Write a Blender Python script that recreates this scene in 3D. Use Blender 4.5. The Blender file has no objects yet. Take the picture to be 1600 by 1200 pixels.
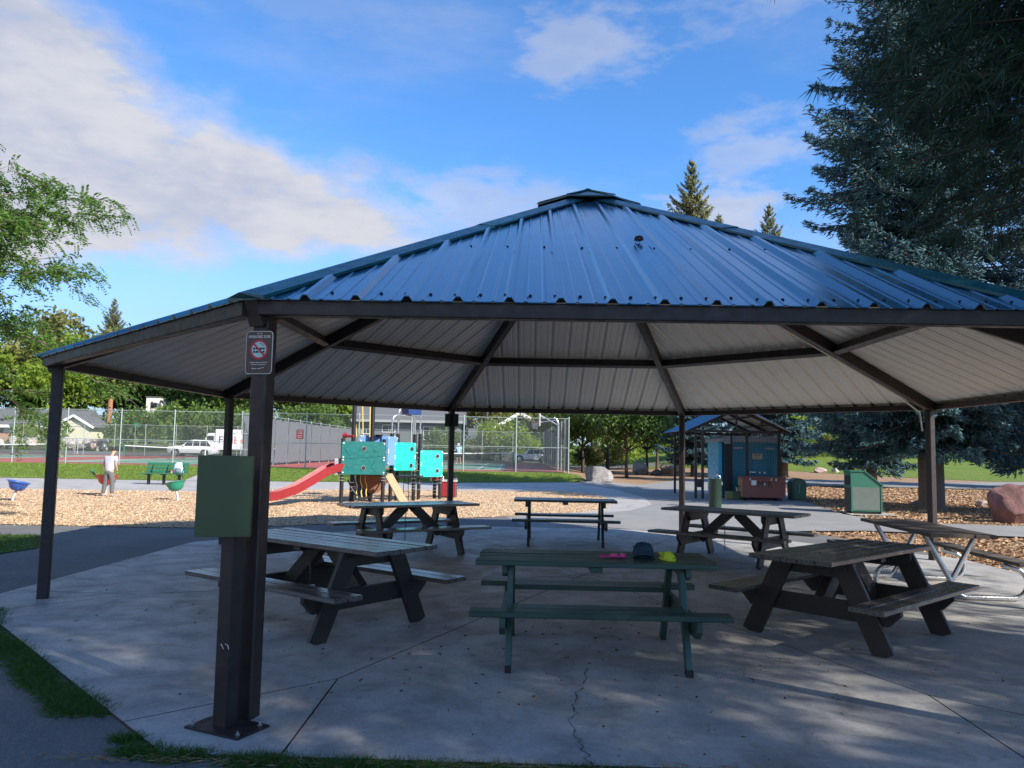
import bpy, bmesh, math, random
import numpy as np
from mathutils import Vector, Matrix
R = math.radians
random.seed(7)
rng = np.random.default_rng(7)
sc = bpy.context.scene
COL = sc.collection

# ---------------------------------------------------------------- camera
cam = bpy.data.cameras.new('camera'); camo = bpy.data.objects.new('camera', cam); COL.objects.link(camo)
cam.sensor_width = 36; cam.sensor_fit = 'HORIZONTAL'
cam.lens = 36 * 1227.29 / 1600
cam.clip_start = 0.05; cam.clip_end = 3000
camo.location = (0, 0, 1.6)
camo.rotation_euler = (Matrix.Rotation(math.pi / 2 + 0.0846179, 3, 'X') @ Matrix.Rotation(0.019077, 3, 'Z')).to_euler()
sc.camera = camo

# ---------------------------------------------------------------- sky, sun, exposure
SUN_EL = R(32); SUN_AZ = math.atan2(0.8, -0.6)       # azimuth measured from +Y towards +X
SUND = Vector((math.sin(SUN_AZ) * math.cos(SUN_EL), math.cos(SUN_AZ) * math.cos(SUN_EL), math.sin(SUN_EL)))
sc.view_settings.view_transform = 'Standard'
sc.view_settings.look = 'None'
sc.view_settings.gamma = 1
sc.view_settings.use_curve_mapping = False
sc.view_settings.exposure = 1.2
world = bpy.data.worlds.new('World'); sc.world = world; world.use_nodes = True
wn = world.node_tree; wn.nodes.clear()


def WN(t, **k):
    n = wn.nodes.new(t)
    for a, b in k.items():
        setattr(n, a, b)
    return n


def wset(sock, v):
    if isinstance(v, bpy.types.NodeSocket):
        wn.links.new(v, sock)
    else:
        sock.default_value = v


def wm(op, a, b=0.0, c=0.0, clamp=False):
    n = WN('ShaderNodeMath', operation=op, use_clamp=clamp)
    wset(n.inputs[0], a); wset(n.inputs[1], b); wset(n.inputs[2], c)
    return n.outputs[0]


def wsmooth(a, lo, hi):
    n = WN('ShaderNodeMapRange', interpolation_type='SMOOTHSTEP')
    wset(n.inputs[0], a); n.inputs[1].default_value = lo; n.inputs[2].default_value = hi
    return n.outputs[0]


def wnoise(vec, scale, detail=5, rough=.55, off=(0, 0, 0), sc3=(1, 1, 1)):
    mp = WN('ShaderNodeMapping'); wset(mp.inputs[0], vec)
    mp.inputs['Location'].default_value = off; mp.inputs['Scale'].default_value = sc3
    n = WN('ShaderNodeTexNoise'); wset(n.inputs['Vector'], mp.outputs[0])
    n.inputs['Scale'].default_value = scale; n.inputs['Detail'].default_value = detail; n.inputs['Roughness'].default_value = rough
    return n.outputs['Fac']


sky = WN('ShaderNodeTexSky', sky_type='NISHITA')
sky.sun_disc = False; sky.sun_elevation = SUN_EL; sky.sun_rotation = SUN_AZ
sky.altitude = 900; sky.air_density = 1.0; sky.dust_density = 0.25; sky.ozone_density = 2.2
geo = WN('ShaderNodeTexCoord')
sep = WN('ShaderNodeSeparateXYZ'); wset(sep.inputs[0], geo.outputs['Generated'])
DIR = geo.outputs['Generated']
az = wm('MULTIPLY', wm('ARCTAN2', sep.outputs[0], sep.outputs[1]), 57.2958)
el = wm('MULTIPLY', wm('ARCSINE', sep.outputs[2]), 57.2958)
nb = wnoise(DIR, 4.0, 7, .56, (1.3, .2, 0), (1, 1, 1.9))
nf = wnoise(DIR, 15.0, 6, .6, (4.3, 2.2, 1), (1, 1, 2.6))
nd = wm('SUBTRACT', nb, .5)
# the broad bank of cloud on the left, a wedge that tapers to the right
elj = wm('ADD', el, wm('MULTIPLY', nd, 13.0))
lower = wm('ADD', wm('MULTIPLY', az, .150), 16.2)
upper = wm('MINIMUM', wm('ADD', wm('MULTIPLY', az, -.36), 15.9), 33.0)
m1 = wm('MULTIPLY', wsmooth(wm('SUBTRACT', elj, lower), -1.0, 2.6), wsmooth(wm('SUBTRACT', upper, elj), -1.0, 3.2))
m1 = wm('MULTIPLY', m1, wm('ADD', wm('MULTIPLY', wsmooth(nf, .20, .66), .7), .72), clamp=True)


def blob(a0, e0, ra, re, amt):
    dx = wm('DIVIDE', wm('SUBTRACT', az, a0), ra); dy = wm('DIVIDE', wm('SUBTRACT', el, e0), re)
    d = wm('SQRT', wm('ADD', wm('MULTIPLY', dx, dx), wm('MULTIPLY', dy, dy)))
    d = wm('ADD', d, wm('MULTIPLY', wm('SUBTRACT', nf, .5), 2.6))
    d = wm('ADD', d, wm('MULTIPLY', nd, 2.0))
    return wm('MULTIPLY', wm('SUBTRACT', 1.0, wsmooth(d, .25, 1.15)), amt)


m2 = blob(5.0, 28.0, 7.0, 2.8, .55)
m3 = blob(15.0, 16.8, 5.5, 3.2, .78)
m4 = blob(19.0, 31.0, 9.0, 3.5, .34)
m5 = blob(17.5, 21.0, 6.5, 3.0, .46)
m6 = blob(-4.0, 17.8, 9.0, 2.4, .6)
m7 = blob(-16.0, 30.0, 5.0, 2.5, .22)
# thin high streaks over the whole sky
cir = wm('MULTIPLY', wsmooth(wnoise(DIR, 3.2, 8, .62, (0, 3.1, 0), (1, 1, 3.5)), .46, .80), .24)
mk = m1
for m in (m2, m3, m4, m5, m6, m7, cir):
    mk = wm('MAXIMUM', mk, m)
mk = wm('MULTIPLY', mk, wsmooth(el, -1, 5))
ccol = WN('ShaderNodeMix', data_type='RGBA'); wset(ccol.inputs[0], wsmooth(wm('ADD', wm('MULTIPLY', nf, .6), wm('MULTIPLY', nd, 1.0)), .12, .48))
ccol.inputs[6].default_value = (1.70, 1.88, 2.40, 1); ccol.inputs[7].default_value = (2.35, 2.40, 2.65, 1)
skc = WN('ShaderNodeMix', data_type='RGBA', blend_type='MULTIPLY'); skc.inputs[0].default_value = 1
wset(skc.inputs[6], sky.outputs[0]); skc.inputs[7].default_value = (.40, .685, .94, 1)
mx = WN('ShaderNodeMix', data_type='RGBA')
wset(mx.inputs[0], mk); wset(mx.inputs[6], skc.outputs[2]); wset(mx.inputs[7], ccol.outputs[2])
hz = WN('ShaderNodeMix', data_type='RGBA'); wset(hz.inputs[0], wm('MULTIPLY', wm('SUBTRACT', 1.0, wsmooth(el, 0.0, 21.0)), .82))
wset(hz.inputs[6], skc.outputs[2]); hz.inputs[7].default_value = (1.75, 2.08, 2.95, 1); wset(mx.inputs[6], hz.outputs[2])
bg = WN('ShaderNodeBackground'); wset(bg.inputs[0], mx.outputs[2]); bg.inputs[1].default_value = 0.13
wo = WN('ShaderNodeOutputWorld'); wn.links.new(bg.outputs[0], wo.inputs[0])

sun = bpy.data.lights.new('sun', 'SUN'); sun.energy = 3.7; sun.angle = R(.53); sun.color = (1, .93, .82)
suno = bpy.data.objects.new('sun', sun); COL.objects.link(suno)
suno.rotation_euler = SUND.to_track_quat('Z', 'Y').to_euler(); suno.location = SUND * 60
sc.cycles.transparent_max_bounces = 24
sc.cycles.max_bounces = 8

# ---------------------------------------------------------------- material helpers


class M:
    """a small wrapper round a node tree"""

    def __init__(s, name):
        s.m = bpy.data.materials.new(name); s.m.use_nodes = True
        s.nt = s.m.node_tree; s.b = s.nt.nodes['Principled BSDF']; s.out = s.nt.nodes['Material Output']
        s.tc = s.nt.nodes.new('ShaderNodeTexCoord'); s.vec = s.tc.outputs['Object']

    def n(s, t, **k):
        n = s.nt.nodes.new(t)
        for a, b in k.items():
            setattr(n, a, b)
        return n

    def put(s, sock, v):
        if isinstance(v, bpy.types.NodeSocket):
            s.nt.links.new(v, sock)
        elif isinstance(v, (tuple, list)) and len(v) == 3 and sock.type == 'RGBA':
            sock.default_value = (*v, 1)
        else:
            sock.default_value = v

    def noise(s, scale, detail=4, rough=.55, stretch=(1, 1, 1), vec=None, dist=0.0):
        mp = s.n('ShaderNodeMapping'); s.put(mp.inputs[0], vec or s.vec); mp.inputs['Scale'].default_value = stretch
        n = s.n('ShaderNodeTexNoise'); s.put(n.inputs['Vector'], mp.outputs[0])
        n.inputs['Scale'].default_value = scale; n.inputs['Detail'].default_value = detail
        n.inputs['Roughness'].default_value = rough; n.inputs['Distortion'].default_value = dist
        return n.outputs['Fac']

    def vor(s, scale, feature='F1', out='Distance', vec=None):
        n = s.n('ShaderNodeTexVoronoi', feature=feature); s.put(n.inputs['Vector'], vec or s.vec)
        n.inputs['Scale'].default_value = scale
        return n.outputs[out]

    def math(s, op, a, b=0.0, clamp=False):
        n = s.n('ShaderNodeMath', operation=op, use_clamp=clamp); s.put(n.inputs[0], a); s.put(n.inputs[1], b)
        return n.outputs[0]

    def rng(s, a, lo, hi, to0=0.0, to1=1.0):
        n = s.n('ShaderNodeMapRange'); s.put(n.inputs[0], a)
        for i, v in zip((1, 2, 3, 4), (lo, hi, to0, to1)):
            n.inputs[i].default_value = v
        return n.outputs[0]

    def mix(s, f, a, b, mode='MIX'):
        n = s.n('ShaderNodeMix', data_type='RGBA', blend_type=mode)
        s.put(n.inputs[0], f); s.put(n.inputs[6], a); s.put(n.inputs[7], b)
        return n.outputs[2]

    def bump(s, h, strength=.3, dist=.02):
        n = s.n('ShaderNodeBump'); n.inputs['Strength'].default_value = strength; n.inputs['Distance'].default_value = dist
        s.put(n.inputs['Height'], h); s.nt.links.new(n.outputs[0], s.b.inputs['Normal'])

    def col(s, v): s.put(s.b.inputs['Base Color'], v); return s
    def rough(s, v): s.put(s.b.inputs['Roughness'], v); return s
    def metal(s, v): s.put(s.b.inputs['Metallic'], v); return s


def simple(name, c, rough=.5, var=.18, scale=6.0, metal=0.0, bump=.0, dirt=0.0, bscale=40):
    """painted / plastic / metal surface with mottling and a little dirt"""
    m = M(name)
    f = m.noise(scale, 5, .6)
    c0 = tuple(x * (1 - var) for x in c); c1 = tuple(min(1, x * (1 + var)) for x in c)
    col = m.mix(f, c0, c1)
    if dirt:
        d = m.rng(m.noise(scale * 2.7, 6, .7), .52, .72)
        col = m.mix(m.math('MULTIPLY', d, dirt), col, (.16, .14, .11))
    m.col(col); m.metal(metal)
    m.rough(m.rng(m.noise(scale * 3, 3), .3, .7, max(.04, rough - .1), min(1, rough + .12)))
    if bump:
        m.bump(m.noise(bscale, 4), bump, .01)
    return m.m


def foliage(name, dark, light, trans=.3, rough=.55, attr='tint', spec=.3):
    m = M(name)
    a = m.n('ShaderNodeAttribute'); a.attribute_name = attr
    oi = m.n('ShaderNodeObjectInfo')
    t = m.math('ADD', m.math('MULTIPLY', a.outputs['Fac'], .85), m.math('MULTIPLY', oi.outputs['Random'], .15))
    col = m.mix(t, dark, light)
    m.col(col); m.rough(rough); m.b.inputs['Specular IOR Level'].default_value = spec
    if trans:
        tr = m.n('ShaderNodeBsdfTranslucent'); m.put(tr.inputs[0], m.mix(.5, col, tuple(min(1, x * 1.7) for x in light)))
        ms = m.n('ShaderNodeMixShader'); ms.inputs[0].default_value = trans
        m.nt.links.new(m.b.outputs[0], ms.inputs[1]); m.nt.links.new(tr.outputs[0], ms.inputs[2])
        m.nt.links.new(ms.outputs[0], m.out.inputs[0])
    return m.m


def wiremesh(name, c, pitch, cover, metal=.6, square=False):
    """woven wire: wires opaque, openings clear"""
    m = M(name)
    s = m.n('ShaderNodeSeparateXYZ'); m.put(s.inputs[0], m.vec)
    x, z = s.outputs[0], s.outputs[2]
    if square:
        u, v = m.math('DIVIDE', x, pitch), m.math('DIVIDE', z, pitch)
    else:
        u = m.math('DIVIDE', m.math('ADD', x, z), pitch * 1.414); v = m.math('DIVIDE', m.math('SUBTRACT', x, z), pitch * 1.414)
    k = m.math('MAXIMUM', m.math('LESS_THAN', m.math('FRACT', u), cover), m.math('LESS_THAN', m.math('FRACT', v), cover))
    m.col(c); m.rough(.4); m.metal(metal)
    tr = m.n('ShaderNodeBsdfTransparent'); ms = m.n('ShaderNodeMixShader')
    m.put(ms.inputs[0], k); m.nt.links.new(tr.outputs[0], ms.inputs[1]); m.nt.links.new(m.b.outputs[0], ms.inputs[2])
    m.nt.links.new(ms.outputs[0], m.out.inputs[0])
    return m.m


# --- ground materials
def mk_concrete(name, base=(.47, .455, .43), dark=(.26, .25, .235), light=(.60, .585, .56)):
    m = M(name)
    big = m.noise(.55, 5, .6); mid = m.noise(2.6, 6, .65, dist=.6); fine = m.noise(38, 4, .7)
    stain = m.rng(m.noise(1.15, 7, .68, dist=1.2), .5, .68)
    streak = m.rng(m.noise(3.0, 6, .7, (1, .35, 1), dist=.8), .56, .75)
    col = m.mix(m.rng(big, .32, .7), base, light)
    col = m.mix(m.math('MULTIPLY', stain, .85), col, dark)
    col = m.mix(m.math('MULTIPLY', streak, .45), col, (.58, .57, .56))
    col = m.mix(m.math('MULTIPLY', m.rng(mid, .48, .72), .6), col, dark)
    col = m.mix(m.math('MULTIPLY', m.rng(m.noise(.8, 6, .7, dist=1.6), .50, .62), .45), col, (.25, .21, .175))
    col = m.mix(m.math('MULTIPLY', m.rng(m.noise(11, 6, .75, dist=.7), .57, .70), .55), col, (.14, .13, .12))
    col = m.mix(m.math('MULTIPLY', m.rng(m.noise(7, 7, .75, (1, .5, 1), dist=1.0), .60, .70), .55), col, (.66, .65, .64))
    spots = m.rng(m.vor(5.5), .035, .075, 1, 0)
    spots = m.math('MULTIPLY', spots, m.math('GREATER_THAN', m.noise(2.1, 2), .52))
    col = m.mix(m.math('MULTIPLY', spots, .75), col, (.07, .065, .06))
    col = m.mix(m.rng(fine, .3, .75), m.mix(.5, col, (.2, .195, .19)), col)
    m.col(col); m.rough(m.rng(mid, .3, .7, .42, .75))
    m.bump(m.math('ADD', m.math('MULTIPLY', fine, .5), mid), .22, .006)
    return m.m


def mk_asphalt(name, a=(.115, .115, .117), b=(.170, .166, .162)):
    m = M(name)
    big = m.noise(.8, 5, .6); fine = m.noise(120, 2, .6); v = m.vor(70, out='Color')
    col = m.mix(m.rng(big, .35, .7), a, b)
    sp = m.rng(m.vor(95), .0, .3, 1, 0)
    g = m.n('ShaderNodeRGBToBW'); m.put(g.inputs[0], v)
    agg = m.rng(g.outputs[0], .55, .8)
    col = m.mix(m.math('MULTIPLY', agg, .5), col, (.24, .235, .23))
    col = m.mix(m.math('MULTIPLY', m.rng(fine, .5, .7), .5), col, (.04, .04, .042))
    dust = m.rng(m.noise(4.5, 6, .7), .55, .72)
    col = m.mix(m.math('MULTIPLY', dust, .35), col, (.2, .18, .15))
    m.col(col); m.rough(.85); m.bump(m.math('ADD', fine, sp), .35, .006)
    return m.m


def mk_chips(name, cs):
    m = M(name)
    v = m.vor(26, out='Color'); d = m.vor(26)
    g = m.n('ShaderNodeRGBToBW'); m.put(g.inputs[0], v)
    col = m.mix(m.rng(g.outputs[0], .2, .8), cs[0], cs[1])
    v2 = m.vor(11, out='Color'); g2 = m.n('ShaderNodeRGBToBW'); m.put(g2.inputs[0], v2)
    col = m.mix(m.math('MULTIPLY', m.rng(g2.outputs[0], .55, .9), .6), col, cs[2])
    col = m.mix(m.math('MULTIPLY', m.rng(m.noise(.7, 5), .45, .7), .4), col, cs[3])
    m.col(col); m.rough(.9); m.bump(m.math('ADD', d, m.noise(60, 3)), .6, .03)
    return m.m


def mk_grass(name, a, b, c):
    m = M(name)
    col = m.mix(m.rng(m.noise(55, 4, .7), .3, .7), a, b)
    col = m.mix(m.math('MULTIPLY', m.rng(m.noise(.9, 5, .6), .42, .7), .65), col, c)
    col = m.mix(m.math('MULTIPLY', m.rng(m.noise(6, 5, .6), .5, .75), .4), col, a)
    m.col(col); m.rough(.8); m.b.inputs['Specular IOR Level'].default_value = .2
    m.bump(m.noise(70, 4, .7), .8, .05)
    return m.m


def mk_wood(name, a, b, c, rough=.5, paint=False):
    """planks: grain along local X, each piece shifted by its own random number"""
    m = M(name)
    oi = m.n('ShaderNodeObjectInfo')
    sh = m.n('ShaderNodeVectorMath', operation='ADD'); m.put(sh.inputs[0], m.vec)
    cx = m.n('ShaderNodeCombineXYZ')
    for i in range(3):
        m.put(cx.inputs[i], m.math('MULTIPLY', oi.outputs['Random'], (17.0, 31.0, 13.0)[i]))
    m.put(sh.inputs[1], cx.outputs[0]); v = sh.outputs[0]
    g = m.noise(9, 6, .65, (.35, 6, 6), v, dist=.4); w = m.noise(1.7, 5, .6, (1, 1, 1), v)
    col = m.mix(m.rng(g, .3, .72), a, b)
    col = m.mix(m.math('MULTIPLY', m.rng(w, .45, .7), .6), col, c)
    tint = m.rng(oi.outputs['Random'], 0, 1, .8, 1.15)
    hv = m.n('ShaderNodeHueSaturation'); m.put(hv.inputs['Value'], tint); m.put(hv.inputs['Color'], col)
    m.col(hv.outputs[0]); m.rough(m.rng(g, .3, .7, rough - .12, rough + .15))
    m.bump(g, .25 if paint else .5, .004)
    return m.m


MT = {}
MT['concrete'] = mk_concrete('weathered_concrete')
MT['walk'] = mk_concrete('pale_concrete', (.50, .47, .42), (.40, .37, .33), (.58, .55, .50))
MT['asphalt'] = mk_asphalt('asphalt')
MT['plaza'] = mk_asphalt('pale_worn_paving', (.25, .245, .235), (.33, .32, .30))
MT['chips'] = mk_chips('wood_chips', ((.48, .33, .19), (.72, .53, .34), (.36, .23, .13), (.60, .43, .27)))
MT['mulch'] = mk_chips('bark_mulch', ((.23, .135, .075), (.47, .30, .17), (.13, .08, .05), (.34, .21, .12)))
MT['grass'] = mk_grass('lawn_grass', (.085, .150, .018), (.17, .25, .032), (.25, .25, .06))
MT['ground'] = mk_grass('rough_ground', (.07, .11, .03), (.13, .16, .05), (.2, .17, .1))
MT['red'] = simple('red_court_paint', (.40, .10, .075), .7, .12, .6, bump=.1)
MT['green_court'] = simple('green_court_paint', (.13, .25, .16), .7, .12, .6, bump=.1)
MT['line'] = simple('white_line_paint', (.7, .7, .68), .6, .08, 3)
MT['steel'] = simple('brown_painted_steel', (.024, .017, .017), .48, .3, 5, dirt=.10)
MT['steel_light'] = simple('scuffed_brown_steel', (.06, .04, .034), .5, .35, 9, dirt=.3)
MT['wood'] = mk_wood('dark_stained_wood', (.022, .019, .018), (.050, .043, .038), (.034, .028, .025), .5)
MT['woodtop'] = mk_wood('grey_weathered_wood', (.075, .069, .065), (.165, .155, .147), (.105, .095, .086), .26)
MT['woodtop'].node_tree.nodes['Principled BSDF'].inputs['Coat Weight'].default_value = .45
MT['woodtop'].node_tree.nodes['Principled BSDF'].inputs['Coat Roughness'].default_value = .22
MT['frame_wood'] = mk_wood('brown_stained_lumber', (.075, .052, .040), (.12, .088, .066), (.05, .036, .030), .6)
MT['greenwood'] = mk_wood('green_painted_wood', (.018, .055, .045), (.032, .085, .066), (.045, .075, .060), .4, True)
MT['bluegreen'] = mk_wood('dull_green_painted_wood', (.028, .055, .056), (.05, .085, .083), (.06, .072, .068), .3, True)
MT['oldwood'] = mk_wood('bleached_old_wood', (.07, .055, .045), (.17, .14, .115), (.10, .085, .06), .7)
MT['galv'] = simple('galvanised_pipe', (.52, .53, .54), .3, .12, 20, metal=.95)
MT['greenbox'] = simple('olive_green_enamel', (.060, .088, .034), .38, .14, 4, dirt=.08)
MT['binpanel'] = simple('green_bin_plastic', (.035, .15, .10), .4, .15, 5, dirt=.3)
MT['wood_chain'] = simple('dull_chain', (.10, .10, .10), .4, .2, 20, metal=.8)
MT['black'] = simple('black_plastic', (.015, .015, .017), .4, .2, 10)
MT['white'] = simple('white_paint', (.78, .78, .76), .5, .06, 4)
MT['dark'] = simple('dark_void', (.012, .012, .013), .7, .2, 10)
MT['silver'] = simple('silver_tube', (.62, .64, .66), .25, .08, 10, metal=.9)
MT['trunk'] = simple('grey_bark', (.17, .125, .095), .9, .45, 9, bump=.8, bscale=18)
MT['darkbark'] = simple('dark_bark', (.075, .055, .042), .9, .4, 9, bump=.8, bscale=20)
MT['chain'] = wiremesh('chain_link', (.30, .36, .35), .062, .062)
MT['bmesh'] = wiremesh('dark_wire', (.05, .055, .06), .10, .09, .4, True)
MT['netmat'] = wiremesh('tennis_net_cord', (.03, .035, .03), .05, .22, 0, True)
MT['dscreen'] = simple('dark_windscreen', (.045, .050, .065), .8, .3, 1.2)
MT['screen'] = simple('grey_windscreen', (.135, .145, .16), .8, .14, 1.2)
MT['glass'] = simple('window_glass', (.02, .025, .03), .06, .1, 2)
MT['rubber'] = simple('tyre_rubber', (.02, .02, .02), .8, .2, 10)


def mk_roof():
    m = M('teal_roof_metal')
    f = m.noise(2.2, 5, .6); s = m.noise(5, 5, .65, (1, 1, 1))
    col = m.mix(f, (.010, .105, .20), (.014, .125, .235))
    col = m.mix(m.math('MULTIPLY', m.rng(m.noise(5, 6, .7), .58, .74), .10), col, (.10, .14, .15))
    m.col(col); m.rough(m.rng(s, .3, .75, .16, .24)); m.b.inputs['IOR'].default_value = 1.8
    m.b.inputs['Coat Weight'].default_value = .8; m.b.inputs['Coat Roughness'].default_value = .14; m.b.inputs['Coat IOR'].default_value = 1.6
    m.bump(m.noise(1.6, 2), .04, .02)
    return m.m


def mk_under():
    m = M('offwhite_roof_underside')
    f = m.noise(1.2, 5, .6)
    col = m.mix(f, (.60, .59, .56), (.70, .69, .65))
    col = m.mix(m.math('MULTIPLY', m.rng(m.noise(7, 6, .7), .58, .75), .3), col, (.3, .28, .25))
    m.col(col); m.rough(.45)
    return m.m


MT['roof'] = mk_roof(); MT['under'] = mk_under()
MT['flash'] = simple('teal_flashing', (.012, .095, .11), .26, .12, 3, dirt=.08)

# ---------------------------------------------------------------- object helpers


def tag(o, label=None, cat=None, group=None, kind=None):
    if label: o['label'] = label
    if cat: o['category'] = cat
    if group: o['group'] = group
    if kind: o['kind'] = kind
    return o


def empty(name, loc=(0, 0, 0), rz=0, label=None, cat=None, group=None):
    o = bpy.data.objects.new(name, None); COL.objects.link(o)
    o.empty_display_size = .1
    o.location = loc; o.rotation_euler = (0, 0, rz)
    return tag(o, label, cat, group)


def inst(name, mesh, parent=None, loc=(0, 0, 0), rot=(0, 0, 0), scale=(1, 1, 1)):
    o = bpy.data.objects.new(name, mesh); COL.objects.link(o)
    o.parent = parent; o.location = loc; o.rotation_euler = rot; o.scale = scale
    return o


def copy_tree(o, parent=None):
    c = o.copy(); COL.objects.link(c); c.parent = parent
    for ch in list(o.children):
        copy_tree(ch, c)
    return c


class MB:
    """collects simple solids into one mesh"""

    def __init__(s):
        s.v = []; s.f = []; s.mi = []; s.cur = 0

    def add(s, vs, fs, mi=None):
        k = len(s.v); s.v += [tuple(v) for v in vs]
        for f in fs:
            s.f.append(tuple(k + i for i in f)); s.mi.append(s.cur if mi is None else mi)
        return s

    def box(s, c, d, rz=0.0, ch=0.0, M3=None):
        """box centred on c with size d; ch chamfers the four long (X) edges"""
        x, y, z = (q / 2 for q in d)
        if ch:
            prof = [(-y, -z + ch), (-y + ch, -z), (y - ch, -z), (y, -z + ch), (y, z - ch), (y - ch, z), (-y + ch, z), (-y, z - ch)]
        else:
            prof = [(-y, -z), (y, -z), (y, z), (-y, z)]
        n = len(prof)
        vs = [Vector((-x, a, b)) for a, b in prof] + [Vector((x, a, b)) for a, b in prof]
        fs = [tuple(range(n))[::-1], tuple(range(n, 2 * n))] + [(i, (i + 1) % n, (i + 1) % n + n, i + n) for i in range(n)]
        Mx = M3 if M3 is not None else Matrix.Rotation(rz, 3, 'Z')
        return s.add([Mx @ v + Vector(c) for v in vs], fs)

    def beam(s, p0, p1, w, h, up=(0, 0, 1), ch=0.0):
        """rectangular bar from p0 to p1: w across, h along up"""
        p0, p1 = Vector(p0), Vector(p1); d = (p1 - p0); L = d.length; d.normalize()
        u = Vector(up); y = u.cross(d)
        if y.length < 1e-5:
            y = Vector((0, 1, 0)).cross(d)
            if y.length < 1e-5: y = Vector((1, 0, 0)).cross(d)
        y.normalize(); z = d.cross(y)
        return s.box((p0 + p1) / 2, (L, w, h), ch=ch, M3=Matrix((d, y, z)).transposed())

    def tube(s, pts, r, n=8, cap=True):
        pts = [Vector(p) for p in pts]; rs = r if isinstance(r, (list, tuple)) else [r] * len(pts)
        rings = []; prev = None
        for i, p in enumerate(pts):
            t = (pts[min(i + 1, len(pts) - 1)] - pts[max(i - 1, 0)])
            if t.length < 1e-9: t = Vector((0, 0, 1))
            t.normalize()
            if prev is None:
                a = t.orthogonal().normalized()
            else:
                a = (prev - t * prev.dot(t))
                a = a.normalized() if a.length > 1e-6 else t.orthogonal().normalized()
            prev = a; b = t.cross(a)
            rings.append([p + (a * math.cos(q) + b * math.sin(q)) * rs[i] for q in (2 * math.pi * j / n for j in range(n))])
        vs = [v for rg in rings for v in rg]; fs = []
        for i in range(len(rings) - 1):
            for j in range(n):
                k = (j + 1) % n
                fs.append((i * n + j, i * n + k, (i + 1) * n + k, (i + 1) * n + j))
        if cap:
            fs.append(tuple(range(n))[::-1]); fs.append(tuple(range((len(rings) - 1) * n, len(rings) * n)))
        return s.add(vs, fs)

    def lathe(s, prof, c=(0, 0, 0), n=20, M3=None):
        """prof: list of (r, z)"""
        c = Vector(c); Mx = M3 or Matrix.Identity(3)
        vs = []; fs = []; m = len(prof)
        for r, z in prof:
            for j in range(n):
                q = 2 * math.pi * j / n; vs.append(c + Mx @ Vector((r * math.cos(q), r * math.sin(q), z)))
        for i in range(m - 1):
            for j in range(n):
                k = (j + 1) % n; fs.append((i * n + j, i * n + k, (i + 1) * n + k, (i + 1) * n + j))
        fs.append(tuple(range(n))[::-1]); fs.append(tuple(range((m - 1) * n, m * n)))
        return s.add(vs, fs)

    def prism(s, poly, h, M4=None, z0=0.0):
        """polygon in XY extruded along Z by h then placed by a 4x4"""
        n = len(poly); Mx = M4 or Matrix.Identity(4)
        vs = [Mx @ Vector((x, y, z0)) for x, y in poly] + [Mx @ Vector((x, y, z0 + h)) for x, y in poly]
        fs = [tuple(range(n))[::-1], tuple(range(n, 2 * n))] + [(i, (i + 1) % n, (i + 1) % n + n, i + n) for i in range(n)]
        return s.add(vs, fs)

    def mesh(s, name, mats, smooth=False):
        me = bpy.data.meshes.new(name); me.from_pydata(s.v, [], s.f)
        for m in (mats if isinstance(mats, (list, tuple)) else [mats]):
            me.materials.append(m)
        if any(s.mi):
            me.polygons.foreach_set('material_index', s.mi)
        if smooth:
            me.polygons.foreach_set('use_smooth', [True] * len(me.polygons))
            try:
                me.set_sharp_from_angle(angle=R(smooth if smooth is not True else 40))
            except Exception:
                pass
        me.update()
        return me

    def build(s, name, mats, parent=None, smooth=False, loc=(0, 0, 0), rot=(0, 0, 0)):
        return inst(name, s.mesh(name, mats, smooth), parent, loc, rot)


def np_mesh(name, V, F, mats, tint=None, smooth=False):
    """mesh from numpy arrays, all faces with the same number of corners"""
    V = np.asarray(V, np.float32).reshape(-1, 3); F = np.asarray(F, np.int32)
    me = bpy.data.meshes.new(name); n, k = F.shape
    me.vertices.add(len(V)); me.vertices.foreach_set('co', V.ravel())
    me.loops.add(n * k); me.loops.foreach_set('vertex_index', F.ravel())
    me.polygons.add(n); me.polygons.foreach_set('loop_start', np.arange(0, n * k, k, dtype=np.int32))
    try:
        me.polygons.foreach_set('loop_total', np.full(n, k, np.int32))
    except Exception:
        pass
    for m in (mats if isinstance(mats, (list, tuple)) else [mats]):
        me.materials.append(m)
    if tint is not None:
        a = me.attributes.new('tint', 'FLOAT', 'FACE'); a.data.foreach_set('value', np.asarray(tint, np.float32))
    if smooth:
        me.polygons.foreach_set('use_smooth', np.ones(n, bool))
    me.update(calc_edges=True); me.validate()
    return me


def unit(a):
    return a / np.maximum(np.linalg.norm(a, axis=-1, keepdims=True), 1e-9)


def rand_dirs(n, g=None):
    return unit((g or rng).normal(size=(n, 3)))


def diamonds(C, A, L, W, g=None):
    """diamond leaf at each C with long axis A: returns V, F"""
    g = g or rng
    n = len(C); B = unit(np.cross(A, rand_dirs(n, g)))
    L = np.broadcast_to(np.asarray(L, float).reshape(-1, 1), (n, 1)); W = np.broadcast_to(np.asarray(W, float).reshape(-1, 1), (n, 1))
    V = np.stack([C - A * L, C + B * W, C + A * L, C - B * W], 1)
    return V.reshape(-1, 3), np.arange(4 * n).reshape(-1, 4)


def S(a, b, x):
    t = min(1.0, max(0.0, (x - a) / (b - a))); return t * t * (3 - 2 * t)


def T(x, y):
    """height of the land"""
    return (.38 * S(33.5, 42, y) * (1 - S(3.5, 7, x)) + 1.5 * S(86, 110, y) * (1 - S(-28, -10, x))
            + 1.6 * S(55, 110, y) * S(10, 22, x))


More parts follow.
